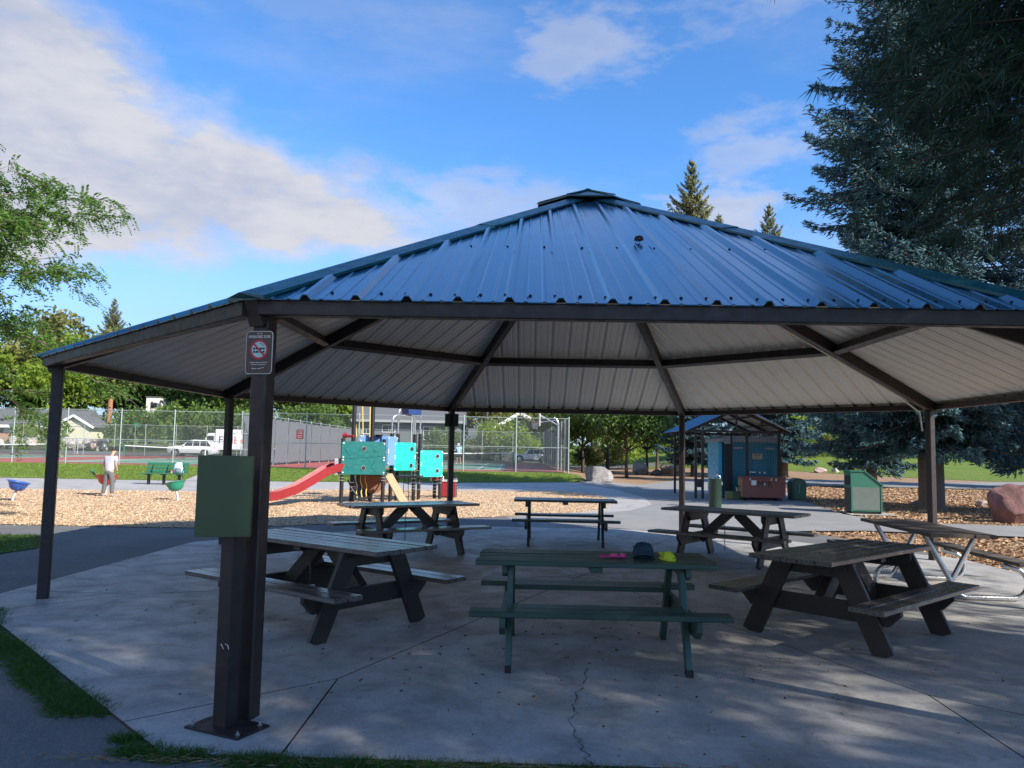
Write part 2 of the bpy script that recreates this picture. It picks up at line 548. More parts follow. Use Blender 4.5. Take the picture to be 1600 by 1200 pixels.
def sheet(name, poly, off, m, kind='structure', step=2.5):
    """a ground sheet that follows the land"""
    bm = bmesh.new()
    f = bm.faces.new([bm.verts.new((x, y, 0)) for x, y in poly])
    if f.normal.z < 0: f.normal_flip()
    xs = [p[0] for p in poly]; ys = [p[1] for p in poly]
    if max(ys) > 33:
        y = 33.0
        while y < max(ys):
            if y > min(ys):
                bmesh.ops.bisect_plane(bm, geom=bm.verts[:] + bm.edges[:] + bm.faces[:], plane_co=(0, y, 0), plane_no=(0, 1, 0))
            y += 1.0 if y < 43 else step * 2
        for x in ([3.0, 3.5, 4.2, 5, 5.8, 6.5, 7.2] + list(range(10, 24, 3)) + list(range(-30, -8, 5))):
            if min(xs) < x < max(xs):
                bmesh.ops.bisect_plane(bm, geom=bm.verts[:] + bm.edges[:] + bm.faces[:], plane_co=(x, 0, 0), plane_no=(1, 0, 0))
    for v in bm.verts:
        v.co.z = T(v.co.x, v.co.y) + off
    bmesh.ops.recalc_face_normals(bm, faces=bm.faces)
    for f in bm.faces:
        if f.normal.z < 0: f.normal_flip()
    me = bpy.data.meshes.new(name); bm.to_mesh(me); bm.free(); me.materials.append(m)
    o = inst(name, me); o['kind'] = kind
    return o


def in_poly(P, poly):
    x, y = P[:, 0], P[:, 1]; ins = np.zeros(len(P), bool); n = len(poly)
    for i in range(n):
        x0, y0 = poly[i]; x1, y1 = poly[(i + 1) % n]
        c = ((y0 > y) != (y1 > y)) & (x < (x1 - x0) * (y - y0) / (y1 - y0 + 1e-12) + x0)
        ins ^= c
    return ins


def scatter_poly(poly, n, g=None):
    g = g or rng
    p = np.array(poly); lo, hi = p.min(0), p.max(0); out = []
    tot = 0
    while tot < n:
        q = lo + g.random((n * 2, 2)) * (hi - lo); q = q[in_poly(q, poly)]; out.append(q); tot += len(q)
    return np.concatenate(out)[:n]

# ================================================================ the ground
def big_ground():
    xs = [-900, -400, -200, -140] + list(np.arange(-110, 60.1, 5)) + [80, 110, 160, 250, 450, 900]
    ys = [-300, -100, -30, 0, 15, 30] + list(np.arange(33, 46, 1.0)) + list(np.arange(48, 116, 4.0)) + [130, 170, 250, 450, 900]
    V = [(x, y, T(x, y) - .30) for y in ys for x in xs]; n = len(xs)
    F = [(j * n + i, j * n + i + 1, (j + 1) * n + i + 1, (j + 1) * n + i) for j in range(len(ys) - 1) for i in range(n - 1)]
    o = inst('ground', np_mesh('ground', V, F, MT['ground'])); o['kind'] = 'structure'


big_ground()
sheet('mulch_bed', [(3.35, 80), (3.35, 38.0), (6.2, 39.5), (6.5, 10), (4, -8), (75, -8), (75, 62), (38, 70), (20, 80)], -.05, MT['mulch'])
ASPH = [(-22, -6), (14, -6), (14, 2), (7.5, 4.2), (7.3, 8), (7.2, 14), (6.0, 17.8), (7.85, 17.55), (11, 16.8), (44, 14.5), (44, 18), (12.7, 19.6),
        (9.75, 20.0), (9.45, 22.4), (10.1, 25.9), (10.9, 30.3), (12.3, 33.5), (12.6, 43.5), (15.6, 43.6), (28.3, 43.5), (62, 50),
        (62, 63), (36, 57.5), (26.7, 52), (20, 55), (14, 55), (10.5, 49), (6.6, 40.2), (3.2, 37.6), (1, 36.2), (-22, 33.8)]
sheet('asphalt_path', ASPH, -.016, MT['asphalt'])
WALK = [(-70, 34.0), (-13.7, 34.6), (-10.5, 35.2), (-2.8, 36.1), (3.0, 37.4), (4.6, 34.5), (4.9, 29), (4.5, 25), (3.4, 22.2), (2.4, 21.1), (.5, 20.4), (0, 24), (-30, 24), (-70, 24)]
sheet('plaza_paving', [(.6, 15.5), (6.4, 17.2), (7.85, 17.55), (11, 16.8), (44, 14.5), (44, 18), (12.7, 19.6), (9.75, 20.0), (9.45, 22.4), (10.1, 25.9), (10.9, 30.3), (12.3, 33.5), (12.6, 43.5), (15.6, 43.6), (28.3, 43.5), (62, 50), (62, 63), (36, 57.5), (26.7, 52), (20, 55), (14, 55), (10.5, 49), (6.6, 40.2), (3.2, 37.6), (1, 30), (-.2, 20)], -.012, MT['plaza'])
sheet('concrete_walk', WALK, -.008, MT['walk'])
CHIPS = [(-70, 15.2), (-9.9, 15.42), (-7.3, 15.36), (-6, 15.45), (-4.7, 16), (-2.3, 18), (0, 19.5), (1.8, 21.2), (2.5, 22.3), (3.3, 25.5), (3.4, 28.8),
         (2.7, 31.4), (1.4, 32.1), (-.5, 31.6), (-2.4, 30.8), (-4, 31.0), (-6.5, 30.2), (-8.8, 29.3), (-10.7, 27.2), (-17.3, 26.8), (-70, 26.4)]
sheet('wood_chip_playground', CHIPS, -.003, MT['chips'])
STRIP = [(-70, 34.2), (-15.2, 34.62), (-13.7, 34.7), (-10.5, 35.3), (-2.8, 36.2), (2.9, 37.5), (3.7, 38.6), (3.6, 42), (3.15, 44.95), (-70, 44.95)]
sheet('grass_strip', STRIP, -.003, MT['grass'])
sheet('gate_path', [(-14.3, 34.6), (-12.4, 34.8), (-14.6, 44.95), (-16.2, 44.95)], .002, MT['walk'])
GWEDGE = [(-22, 13.4), (-8.9, 13.6), (-8.15, 13.75), (-7.6, 13.0), (-7.15, 12.1), (-7.3, 11.3), (-9, 10.4), (-13, 9.6), (-22, 9)]
sheet('grass_patch', GWEDGE, -.004, MT['grass'])
sheet('park_lawn', [(13, 78), (25.2, 70.2), (30, 64.5), (36, 59), (60, 66), (160, 100), (170, 240), (20, 240)], -.03, MT['grass'])
sheet('court_apron', [(-70, 45), (3.3, 45), (3.3, 80), (-70, 80)], -.02, MT['red'])
for k, cx in enumerate((-42.4, -24.0, -6.2)):
    sheet('court_surface', [(cx - 5.8, 49.6), (cx + 5.8, 49.6), (cx + 5.8, 74.4), (cx - 5.8, 74.4)], -.008, MT['green_court'])


def court_lines(cx):
    b = MB(); z = T(cx, 60) + .0
    def ln(x0, y0, x1, y1, w=.07):
        if x0 == x1: b.box((cx + x0, (y0 + y1) / 2, z), (w, abs(y1 - y0), .006))
        else: b.box((cx + (x0 + x1) / 2, y0, z), (abs(x1 - x0), w, .006))
    for x in (-5.48, 5.48, -4.11, 4.11): ln(x, 50.1, x, 73.9)
    for y in (50.1, 73.9): ln(-5.52, y, 5.52, y, .1)
    for y in (55.6, 68.4): ln(-4.11, y, 4.11, y)
    ln(0, 55.6, 0, 68.4)
    o = b.build('court_lines', MT['line']); o['kind'] = 'structure'


for cx in (-42.4, -24.0, -6.2): court_lines(cx)
sheet('street', [(-200, 81.5), (20, 81.5), (26, 86), (26, 92), (-200, 92)], -.03, MT['asphalt'])

# loose chips, mulch and grass: nobody could count them
def chip_scatter(name, poly, n, m, size, zoff, xlim, power):
    P = scatter_poly(poly, n * 6)
    P = P[(np.abs(P[:, 0] / np.maximum(P[:, 1], 1)) < .75)]
    w = (P[:, 1].min() / P[:, 1]) ** power
    P = P[rng.random(len(P)) < w][:n]
    n = len(P)
    C = np.column_stack([P, [T(x, y) + zoff for x, y in P]])
    A = rng.normal(size=(n, 3)); A[:, 2] *= .35; A = unit(A)
    L = size * rng.uniform(.5, 1.3, n); W = L * rng.uniform(.25, .55, n)
    B = unit(np.cross(A, unit(np.array([0, 0, 1.0]) + .45 * rng.normal(size=(n, 3)))))
    V = np.stack([C - A * L[:, None] - B * W[:, None], C - A * L[:, None] + B * W[:, None], C + A * L[:, None] + B * W[:, None], C + A * L[:, None] - B * W[:, None]], 1)
    me = np_mesh(name, V, np.arange(4 * n).reshape(-1, 4), m, rng.random(n))
    o = inst(name, me); o['kind'] = 'stuff'


MT['chipbits'] = foliage('chip_bits', (.40, .26, .15), (.78, .60, .40), 0, .85)
MT['mulchbits'] = foliage('mulch_bits', (.18, .105, .06), (.56, .37, .21), 0, .85)
chip_scatter('loose_wood_chips', CHIPS, 90000, MT['chipbits'], .022, .0, 20, 1.6)
g0 = rng.normal(size=(2600, 2)) * .16
e0 = np.array(CHIPS[1:20]); k0 = rng.integers(0, len(e0) - 1, 2600); f0 = rng.random((2600, 1)); P = e0[k0] * (1 - f0) + e0[k0 + 1] * f0 + g0
C = np.column_stack([P, np.full(len(P), .004)]); A = unit(np.column_stack([rng.normal(size=(len(P), 2)), rng.normal(size=len(P)) * .2]))
V, Fq = diamonds(C, A, rng.uniform(.008, .026, len(P)), rng.uniform(.004, .011, len(P)))
o = inst('spilled_wood_chips', np_mesh('spilled_wood_chips', V, Fq, MT['chipbits'], rng.random(len(P)))); o['kind'] = 'stuff'
MUL = [(6.9, 11.5), (7.2, 15), (6.3, 17.9), (7.85, 17.5), (11, 16.75), (26, 15.6), (20, 10), (8.0, 6)]
chip_scatter('loose_mulch_strip', MUL, 9000, MT['mulchbits'], .04, -.045, 20, .5)
MUL2 = [(9.9, 20.3), (12.7, 19.8), (32, 19), (34, 43), (15.6, 43.2), (12.9, 43), (12.6, 33.5), (11.1, 30.3), (10.3, 25.9), (9.6, 22.4)]
chip_scatter('loose_mulch', MUL2, 24000, MT['mulchbits'], .05, -.04, 40, 1.4)

MT['blade'] = foliage('grass_blades', (.026, .075, .012), (.080, .165, .030), .25, .5)
MT['lawnblade'] = foliage('lawn_blades', (.09, .16, .02), (.24, .33, .06), .3, .5)
MT['straw'] = foliage('dry_straw', (.22, .16, .09), (.40, .30, .18), .1, .7)


def blades(name, P, h, m, lean=.5, w=.004, z=None):
    n = len(P)
    zz = np.array([T(x, y) for x, y in P]) + (z if z is not None else -.016)
    B0 = np.column_stack([P, zz]); H = h * rng.uniform(.5, 1.25, n)
    d = rng.normal(size=(n, 2)) * lean
    D = unit(np.column_stack([d, np.ones(n)])); side = unit(np.cross(D, rand_dirs(n)))
    tip = B0 + D * H[:, None] + np.column_stack([d * h * .5, np.zeros(n)])
    V = np.stack([B0 - side * w, B0 + side * w, tip], 1)
    o = inst(name, np_mesh(name, V, np.arange(3 * n).reshape(-1, 3), m, rng.random(n))); o['kind'] = 'stuff'
    return o


GL = [(-4.9, 7.75), (-4.23, 6.72), (-3.75, 6.28), (-3.2, 5.66), (-2.80, 5.26), (-2.40, 4.93), (-2.34, 4.86), (-2.64, 4.80), (-2.84, 5.05), (-3.16, 5.34), (-3.75, 6.02), (-4.2, 6.4), (-4.9, 7.2)]
P = scatter_poly(GL, 26000); P = P + rng.normal(size=P.shape) * .035; from_n = np.sin(P[:, 0] * 9) * .5 + np.sin(P[:, 0] * 23 + P[:, 1] * 17) * .5; P = P[rng.random(len(P)) < .55 + .4 * from_n]
blades('edge_grass', P, .05, MT['blade'], 1.0, .0034)
e0 = np.array(GL); k0 = rng.integers(0, len(e0) - 1, 1500); f0 = rng.random((1500, 1)); P = e0[k0] * (1 - f0) + e0[k0 + 1] * f0 + rng.normal(size=(1500, 2)) * .05
A = unit(np.column_stack([rng.normal(size=(1500, 2)), rng.normal(size=1500) * .12]))
V, Fq = diamonds(np.column_stack([P, np.full(1500, -.010)]), A, rng.uniform(.008, .035, 1500), np.full(1500, .0013))
o = inst('dry_grass_thatch', np_mesh('dry_grass_thatch', V, Fq, MT['straw'], rng.random(1500))); o['kind'] = 'stuff'
tufts = []
for cx, cy, r, n in ((-2.06, 4.44, .05, 420), (-1.90, 4.27, .075, 900), (-1.72, 4.22, .07, 900), (-1.60, 4.24, .05, 420), (-1.34, 4.17, .06, 800), (-1.2, 4.19, .06, 800), (-1.08, 4.15, .05, 380),
                     (-.86, 4.13, .06, 700), (-.74, 4.16, .05, 420), (-.6, 4.12, .06, 600), (-.42, 4.13, .06, 520), (-.27, 4.12, .05, 300), (-.05, 4.11, .07, 560), (.2, 4.1, .05, 240), (.4, 4.1, .07, 420), (.62, 4.09, .05, 200), (.9, 4.07, .06, 150)):
    q = np.array([cx, cy]) + rng.normal(size=(n, 2)) * (r, r * .55); tufts.append(q)
blades('joint_grass', np.concatenate(tufts), .05, MT['blade'], .9, .003)
P = np.concatenate([np.array([x, 4.15]) + rng.normal(size=(14, 2)) * (.16, .03) for x in np.arange(-2.3, 1.6, .13)])
n = len(P); A = np.column_stack([rng.normal(size=(n, 2)), rng.normal(size=n) * .1]); A = unit(A)
V, Fq = diamonds(np.column_stack([P, np.full(n, .004)]), A, rng.uniform(.03, .09, n), np.full(n, .0022))
o = inst('dry_pine_needles', np_mesh('dry_pine_needles', V, Fq, MT['straw'], rng.random(n))); o['kind'] = 'stuff'
P = scatter_poly(GWEDGE, 40000); P = P[(P[:, 0] > -10.5)]
blades('patch_grass', P, .07, MT['blade'], .5, .006)
P = scatter_poly([(-32, 34.7), (-15.4, 34.7), (-13.7, 34.75), (-10.5, 35.4), (-2.8, 36.3), (2.9, 37.6), (3.5, 39), (3.1, 44.8), (-32, 44.8)], 60000)
P = P[~in_poly(P, [(-14.3, 34.6), (-12.4, 34.8), (-14.6, 45), (-16.2, 45)])]
blades('lawn_tufts', P, .07, MT['lawnblade'], .6, .016, -.01)

# ---------------------------------------------------------------- the slab, poured in pieces
PC = Vector((.98, 10.43)); PA = 245.96                       # pavilion centre, angle of the near left post
MT['dirt'] = simple('joint_dirt', (.05, .042, .035), .9, .3, 8)
pad = empty('concrete_pad', (0, 0, 0)); pad['kind'] = 'structure'


def oct_pt(r, k): a = R(PA + 45 * k); return Vector((PC.x + r * math.cos(a), PC.y + r * math.sin(a)))


def inset(poly, d):
    """shrink a convex polygon by d on every side"""
    n = len(poly); out = []
    area = sum(poly[i][0] * poly[(i + 1) % n][1] - poly[(i + 1) % n][0] * poly[i][1] for i in range(n))
    sg = 1 if area > 0 else -1
    L = []
    for i in range(n):
        p, q = Vector(poly[i]), Vector(poly[(i + 1) % n]); t = (q - p).normalized(); nn = Vector((-t.y, t.x)) * sg
        L.append((p + nn * d, t))
    for i in range(n):
        p, t = L[i - 1]; q, u = L[i]
        den = t.x * u.y - t.y * u.x
        k = ((q - p).x * u.y - (q - p).y * u.x) / den
        out.append(p + t * k)
    return out


RO, RI = 6.27 / math.cos(R(22.5)), 5.28
for k in range(8):
    # outer ring pieces (split once across the middle) and inner wedges
    a, b, c, d = oct_pt(RI, k), oct_pt(RI, k + 1), oct_pt(RO, k + 1), oct_pt(RO, k)
    t_ = (c - d).normalized() * .62; e_ = oct_pt(RO, k - 1); u_ = (e_ - d).normalized() * .62
    for poly in ((PC.copy(), a, d + t_, c - t_, b), (a, d + u_, d, d + t_)):
        q = inset([tuple(p) for p in poly], .0028)
        m = MB(); e = inset([tuple(p) for p in q], .003); n = len(q)
        vs = [(*p, -.12) for p in q] + [(*p, -.004) for p in q] + [(*p, 0) for p in e]
        fs = [tuple(range(2 * n, 3 * n))] + [(i + j * n, (i + 1) % n + j * n, (i + 1) % n + (j + 1) * n, i + (j + 1) * n) for i in range(n) for j in (0, 1)]
        m.add(vs, fs); m.mi = [0] + [1] * (len(fs) - 1)
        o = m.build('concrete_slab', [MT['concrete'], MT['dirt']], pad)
        bmx = bmesh.new(); bmx.from_mesh(o.data); bmesh.ops.recalc_face_normals(bmx, faces=bmx.faces); bmx.to_mesh(o.data); bmx.free()
inst('joint_filler', np_mesh('joint_filler', [(*oct_pt(RO - .05, k), -.02) for k in range(8)], [tuple(range(8))], MT['dark']), pad)
# hairline crack as a thin sunken-looking dark ribbon
def crack(pts, w=.0035):
    V = []; F = []
    for i, (x, y) in enumerate(pts):
        ww = w * random.uniform(.4, 1.2); V += [(x - ww, y, .0015), (x + ww, y, .0015)]
        if i: F.append((2 * i - 2, 2 * i - 1, 2 * i + 1, 2 * i))
    return inst('crack', np_mesh('crack', V, F, MT['dark']), pad)


def jag(way, step=.035, amp=.014):
    out = []
    for (x0, y0), (x1, y1) in zip(way, way[1:]):
        n = max(2, int(math.hypot(x1 - x0, y1 - y0) / step))
        for i in range(n):
            f = i / n; out.append((x0 + (x1 - x0) * f + random.gauss(0, amp), y0 + (y1 - y0) * f))
    return out + [way[-1]]


tag(crack(jag([(.60, 6.0), (.55, 5.7), (.47, 5.3), (.42, 5.1), (.43, 4.98), (.385, 4.9), (.40, 4.6), (.43, 4.35), (.45, 4.18)])), kind='stuff')
# litter: cones, twigs, leaves on the slab
n = 520
P = PC + Vector((0, 0)); P = np.array([PC.x, PC.y]) + rng.uniform(-6, 6, (n, 2)); P[: 420] = np.column_stack([rng.normal(.6, 2.2, 420), rng.normal(6.6, 1.3, 420)])
ok = np.array([(Vector(p) - PC).length < 6.2 for p in P]); P = P[ok]; n = len(P)
A = unit(np.column_stack([rng.normal(size=(n, 2)), rng.normal(size=n) * .15]))
V, Fq = diamonds(np.column_stack([P, np.full(n, .006)]), A, rng.uniform(.004, .026, n), rng.uniform(.002, .0075, n))
MT['litter'] = foliage('dry_litter', (.018, .014, .011), (.10, .075, .05), 0, .8)
o = inst('leaf_litter', np_mesh('leaf_litter', V, Fq, MT['litter'], rng.random(n))); o['kind'] = 'stuff'

# ================================================================ the pavilion
pav = empty('picnic_pavilion', (PC.x, PC.y, 0), 0, 'octagonal open picnic pavilion with teal ribbed metal roof on dark brown steel posts', 'pavilion')
ZB, ZE, ZA, RE = 2.345, 2.48, 5.05, 6.33
KH = (ZA - ZE) / RE                               # fall along a hip
AE = RE * math.cos(R(22.5)); KF = (ZA - ZE) / AE  # fall along a facet


def hip(r, k, dz=0.0):
    a = R(PA + 45 * k); return Vector((r * math.cos(a), r * math.sin(a), ZA - KH * r + dz))


post_me = MB().beam((0, 0, -.06), (0, 0, ZB + .02), .106, .106, up=(0, 1, 0), ch=.008).mesh('post', MT['steel'])
for k in range(8):
    a = R(PA + 45 * k)
    p = inst('post', post_me, pav, (6.16 * math.cos(a), 6.16 * math.sin(a), 0), (0, 0, a + R(8.5 if k == 0 else 0)))
    MB().beam(hip(6.27, k, -.105), hip(.40, k, -.105), .105, .165, ch=.008).build('hip_beam', MT['steel'], pav)
    # eave beam between two posts
    v0, v1 = Vector((6.275 * math.cos(a), 6.275 * math.sin(a), 0)), Vector((6.275 * math.cos(a + R(45)), 6.275 * math.sin(a + R(45)), 0))
    t = (v1 - v0).normalized()
    MB().beam(v0 + t * .05 + Vector((0, 0, 2.428)), v1 - t * .05 + Vector((0, 0, 2.428)), .09, .094, ch=.006).build('eave_beam', MT['steel'], pav)
    # purlin half way up
    q0, q1 = hip(4.25, k, -.10), hip(4.25, k + 1, -.10); t = (q1 - q0).normalized()
    am = a + R(22.5); nrm = Vector((math.cos(am) * KF, math.sin(am) * KF, 1)).normalized()
    MB().beam(q0 + t * .05, q1 - t * .05, .10, .13, up=nrm, ch=.006).build('purlin', MT['steel'], pav)
MB().lathe([(.30, 0), (.46, 0), (.46, .22), (.30, .22)], (0, 0, ZA - KH * .45 - .26), 8, Matrix.Rotation(R(PA), 3, 'Z')).build('crown_ring', MT['steel'], pav)

TAN = math.tan(R(22.5)); RTOP = .5
PROF = [(0, 0), (.04, 0), (.047, .006), (.060, .006), (.067, 0), (.116, 0), (.138, .03), (.164, .03), (.186, 0), (.235, 0), (.242, .006), (.255, .006), (.262, 0)]


def facet_panels(k, off):
    am = R(PA + 45 * k + 22.5); n = Vector((math.cos(am), math.sin(am), 0)); sd = Vector((-math.sin(am), math.cos(am), 0))
    N = Vector((n.x * KF, n.y * KF, 1)).normalized(); half = AE * TAN

    def P(s, r, h): return n * r + sd * s + Vector((0, 0, ZA - KF * r)) + N * h
    s = -half - off; screws = MB(); rib_shade = MB()
    while s < half:
        e = min(s + .9144, half); b = max(s, -half)
        if e - b < .02: s += .9144; continue
        pr = [(s + j * .3048 + x, h) for j in range(3) for x, h in PROF] + [(s + .9144 + .02, 0)]
        inner = [(x, h) for x, h in pr if b < x < e - 1e-4]
        def hat(x):
            for (x0, h0), (x1, h1) in zip(pr, pr[1:]):
                if x0 <= x <= x1: return h0 + (h1 - h0) * (x - x0) / max(1e-9, x1 - x0)
            return 0
        pts = [(b, hat(b))] + inner + [(e, hat(e))]
        if b < 0 < e: pts = sorted(pts + [(0, hat(0))])
        top = []; m = MB(); ov = AE + .02
        up = [(P(x, ov, h + .004), P(x, min(ov, max(abs(x) / TAN, RTOP)), h + .004)) for x, h in pts]
        dn = [(P(x, ov, h - .003), P(x, min(ov, max(abs(x) / TAN, RTOP)), h - .003)) for x, h in pts]
        for (a0, a1), (b0, b1) in zip(up, up[1:]): m.add([a0, b0, b1, a1], [(0, 1, 2, 3)], 0)
        for (a0, a1), (b0, b1) in zip(dn, dn[1:]): m.add([a0, a1, b1, b0], [(0, 1, 2, 3)], 1)
        for (x0, h0), (x1, h1) in zip(pts, pts[1:]):
            if max(h0, h1) > .01: rib_shade.add([P(x0, AE - .012, -.004), P(x1, AE - .012, -.004), P(x1, AE - .012, h1), P(x0, AE - .012, h0)], [(0, 1, 2, 3)])
        for i in range(len(pts) - 1): m.add([dn[i][0], dn[i + 1][0], up[i + 1][0], up[i][0]], [(0, 1, 2, 3)], 0)
        m.build('roof_panel', [MT['roof'], MT['under']], pav)
        s += .9144
    tag(rib_shade.build('rib_opening_shade', MT['dark'], pav), kind='stuff')  # near-black quads put the shade of the open rib ends into colour
    if k in (0, 7, 1):
        for row in (5.72, 4.0, 2.3):
            x = -row * TAN + .12
            while x < row * TAN - .1:
                if row > 5: hh = .036; 
                else: hh = .006
                c = P(x + (.0 if row > 5 else random.uniform(-.01, .01)), row + random.uniform(-.015, .015), .006)
                screws.lathe([(.011, 0), (.011, .004), (.006, .009)], c, 6)
                x += .1524 if row > 5 else .3048
        tag(screws.build('roof_screws', MT['dark'], pav), kind='stuff')


for k in range(8): facet_panels(k, (.10, .31, .22, .05, .4, .15, .27, .36)[k])
for k in range(8):
    # folded flashing along each hip, in two lapped lengths
    for r0, r1, dz in ((6.40, 3.1, .036), (3.25, .5, .043)):
        m = MB(); vs = []
        for r in (r0, r1):
            c = hip(r, k, dz + .014); a = R(PA + 45 * k)
            for sgn in (1, -1):
                am = a + sgn * R(22.5); sdv = Vector((-math.sin(am), math.cos(am), 0)) * sgn
                n = Vector((math.cos(am), math.sin(am), 0)); w = .15
                p = n * (r * math.cos(R(22.5)) ) + sdv * (-r * math.sin(R(22.5)) + w); p.z = ZA - KF * r * math.cos(R(22.5)) + dz
                vs.append(p); q = p.copy(); q.z -= .022; vs.append(q)
            vs.append(c)
        m.add(vs, [(0, 4, 9, 5), (4, 2, 7, 9), (1, 0, 5, 6), (2, 3, 8, 7), (0, 1, 3, 2, 4)])
        m.build('hip_flashing', MT['flash'], pav)
# raised vent cap over the crown
cap = empty('vent_cap'); cap.parent = pav
vs = [Vector((0, 0, 5.15))]; RC = .73
for k in range(8):
    a = R(PA + 45 * k); vs.append(Vector((RC * math.cos(a), RC * math.sin(a), 4.865)))
cv = MB()
for k in range(8): cv.add([vs[0], vs[1 + k], vs[1 + (k + 1) % 8]], [(0, 1, 2)], 0)
for k in range(8):
    p, q = vs[1 + k], vs[1 + (k + 1) % 8]; d = Vector((0, 0, -.018)); cv.add([p, p + d, q + d, q], [(0, 1, 2, 3)], 0)
    cv.add([vs[0] - Vector((0, 0, .03)), q + d, p + d], [(0, 1, 2)], 1)
cv.build('cap_roof', [MT['flash'], MT['dark']], cap)
for k in range(8):
    MB().beam(vs[0] + Vector((0, 0, .012)), vs[1 + k] + Vector((0, 0, .010)), .07, .014).build('cap_ridge', MT['flash'], cap)
    a = R(PA + 45 * k); MB().beam((.5 * math.cos(a), .5 * math.sin(a), 4.78), (.5 * math.cos(a), .5 * math.sin(a), 4.95), .04, .04, up=(0, 1, 0)).build('cap_strut', MT['steel'], cap)
# conduit down one hip beam (far right post) and its lamp boxes
q = [hip(r, 5 + 6 - 8 + 0, -.19) for r in ()]
kF = 3                                        # post index: A=0, counting anticlockwise; F is the third
pts = [hip(r, kF, -.20) for r in (1.2, 3.0, 4.6, 5.6)] + [hip(6.02, kF, -.27)]
a = R(PA + 45 * kF); off = Vector((-math.sin(a), math.cos(a), 0)) * .065
pts = [p + off for p in pts]; base = pts[-1].copy(); pts += [base + Vector((math.cos(a) * .02, math.sin(a) * .02, -.1)), base + Vector((math.cos(a) * .05, math.sin(a) * .05, -.3))]
MB().tube(pts, .013, 8).build('conduit', MT['under'], pav, 40)
a = R(PA - 135)
for sgn in (-1, 1):
    m = MB().box((6.16 * math.cos(a) + sgn * .085, 6.16 * math.sin(a) - .02, 2.20), (.10, .16, .26), ch=.02)
    m.build('lamp_box', MT['black'], pav)

# dead cone lying on the roof
am = R(PA + 22.5)
x, y = 1.079, 6.703; z = ZA - KF * (10.43 - y) * 1.0 + .02
g = np.random.default_rng(3); D = rand_dirs(60, g); C = np.array([0, 0, .025]) + D * (.030, .034, .02)
V, Fq = diamonds(C, unit(D + g.normal(size=(60, 3)) * .5), .018, .008, g)
o = inst('dead_leaf_clump', np_mesh('dead_leaf_clump', V, Fq, MT['litter'], g.random(60)), None, (x, y, z))
tag(o, 'small dark clump of dead leaves lying on the front of the blue roof', 'leaf clump')

# ================================================================ olive box on its own post, near left
bx = empty('utility_box_post', (-1.605, 4.64, 0), R(-26), 'olive green metal box on a dark square post with bolted base plate, nearest left', 'utility box')
MB().beam((0, 0, .012), (0, 0, 1.46), .098, .098, up=(0, 1, 0), ch=.006).build('post', MT['steel'], bx)
MB().box((.03, -.01, .006), (.40, .25, .012)).build('base_plate', MT['steel'], bx)
for sx, sy in ((-.14, -.10), (.20, -.10), (.19, .08), (-.13, .08)):
    MB().lathe([(.014, 0), (.014, .012), (.006, .012), (.006, .026)], (sx, sy, .012), 6).build('bolt', MT['galv'], bx)
cab = MB().box((0, 0, 0), (.298, .09, .455)).build('cabinet', MT['greenbox'], bx, loc=(.035, -.115, 1.312), rot=(0, 0, R(40)))
MB().box((0, -.0472, 0), (.292, .0035, .449)).build('cabinet_lid', MT['greenbox'], cab)
m = MB(); m.tube([(0.0, -.058, .47), (.012, -.0585, .46), (.022, -.058, .445)], .0022, 5); m.tube([(.034, -.058, .475), (.055, -.0585, .47), (.06, -.058, .45), (.056, -.058, .44)], .0022, 5)
tag(m.build('wire_scrap', MT['silver'], bx), kind='stuff')

# ================================================================ the smoking sign on the near left post
def text(name, s, size, m, parent, loc, ext=.0006, align='CENTER', rot=(math.pi / 2, 0, 0), sx=1.0):
    c = bpy.data.curves.new(name, 'FONT'); c.body = s; c.size = size; c.align_x = align; c.align_y = 'CENTER'; c.extrude = ext
    c.resolution_u = 3
    c.materials.append(m)
    t_ = bpy.data.objects.new(name, c); COL.objects.link(t_); dg = bpy.context.evaluated_depsgraph_get()
    me = bpy.data.meshes.new_from_object(t_.evaluated_get(dg)); bpy.data.objects.remove(t_)
    return inst(name, me, parent, loc, rot, (sx, 1, 1))


def rrect(w, h, r, n=5):
    out = []
    for cx, cy, a0 in ((w / 2 - r, h / 2 - r, 0), (-w / 2 + r, h / 2 - r, 90), (-w / 2 + r, -h / 2 + r, 180), (w / 2 - r, -h / 2 + r, 270)):
        for i in range(n + 1):
            a = R(a0 + 90 * i / n); out.append((cx + r * math.cos(a), cy + r * math.sin(a)))
    return out


XZ = Matrix.Rotation(math.pi / 2, 4, 'X')
aA = R(PA + 8.5); pA = Vector((PC.x + 6.16 * math.cos(R(PA)), PC.y + 6.16 * math.sin(R(PA)), 0))
nA = Vector((math.cos(aA), math.sin(aA), 0))
MT['sign_brown'] = simple('brown_sign_face', (.075, .045, .040), .4, .08, 6)
MT['sign_white'] = simple('white_sign_ink', (.72, .74, .72), .5, .04, 6)
MT['sign_teal'] = simple('pale_teal_sign_ink', (.42, .62, .60), .5, .04, 6)
MT['sign_red'] = simple('red_sign_ink', (.50, .03, .06), .5, .05, 6)
ps = pA + nA * .058; sg = empty('smoke_free_sign', (ps.x + .004, ps.y, 2.165), aA + math.pi / 2 + R(3), 'brown smoke free zone sign with crossed red circle on the near left pavilion post', 'sign')
MB().prism(rrect(.178, .262, .022), .003, XZ).build('plate', MT['sign_white'], sg)
MB().prism(rrect(.171, .255, .019), .001, XZ @ Matrix.Translation((0, 0, .0032))).build('face', MT['sign_brown'], sg)
e = [(.055 * math.cos(2 * math.pi * i / 40), .055 * math.sin(2 * math.pi * i / 40)) for i in range(40)]
MB().prism(e, .0008, XZ @ Matrix.Translation((0, .018, .0044))).build('disc', MT['sign_teal'], sg)
m = MB(); nn = 48; vs = []; fs = []
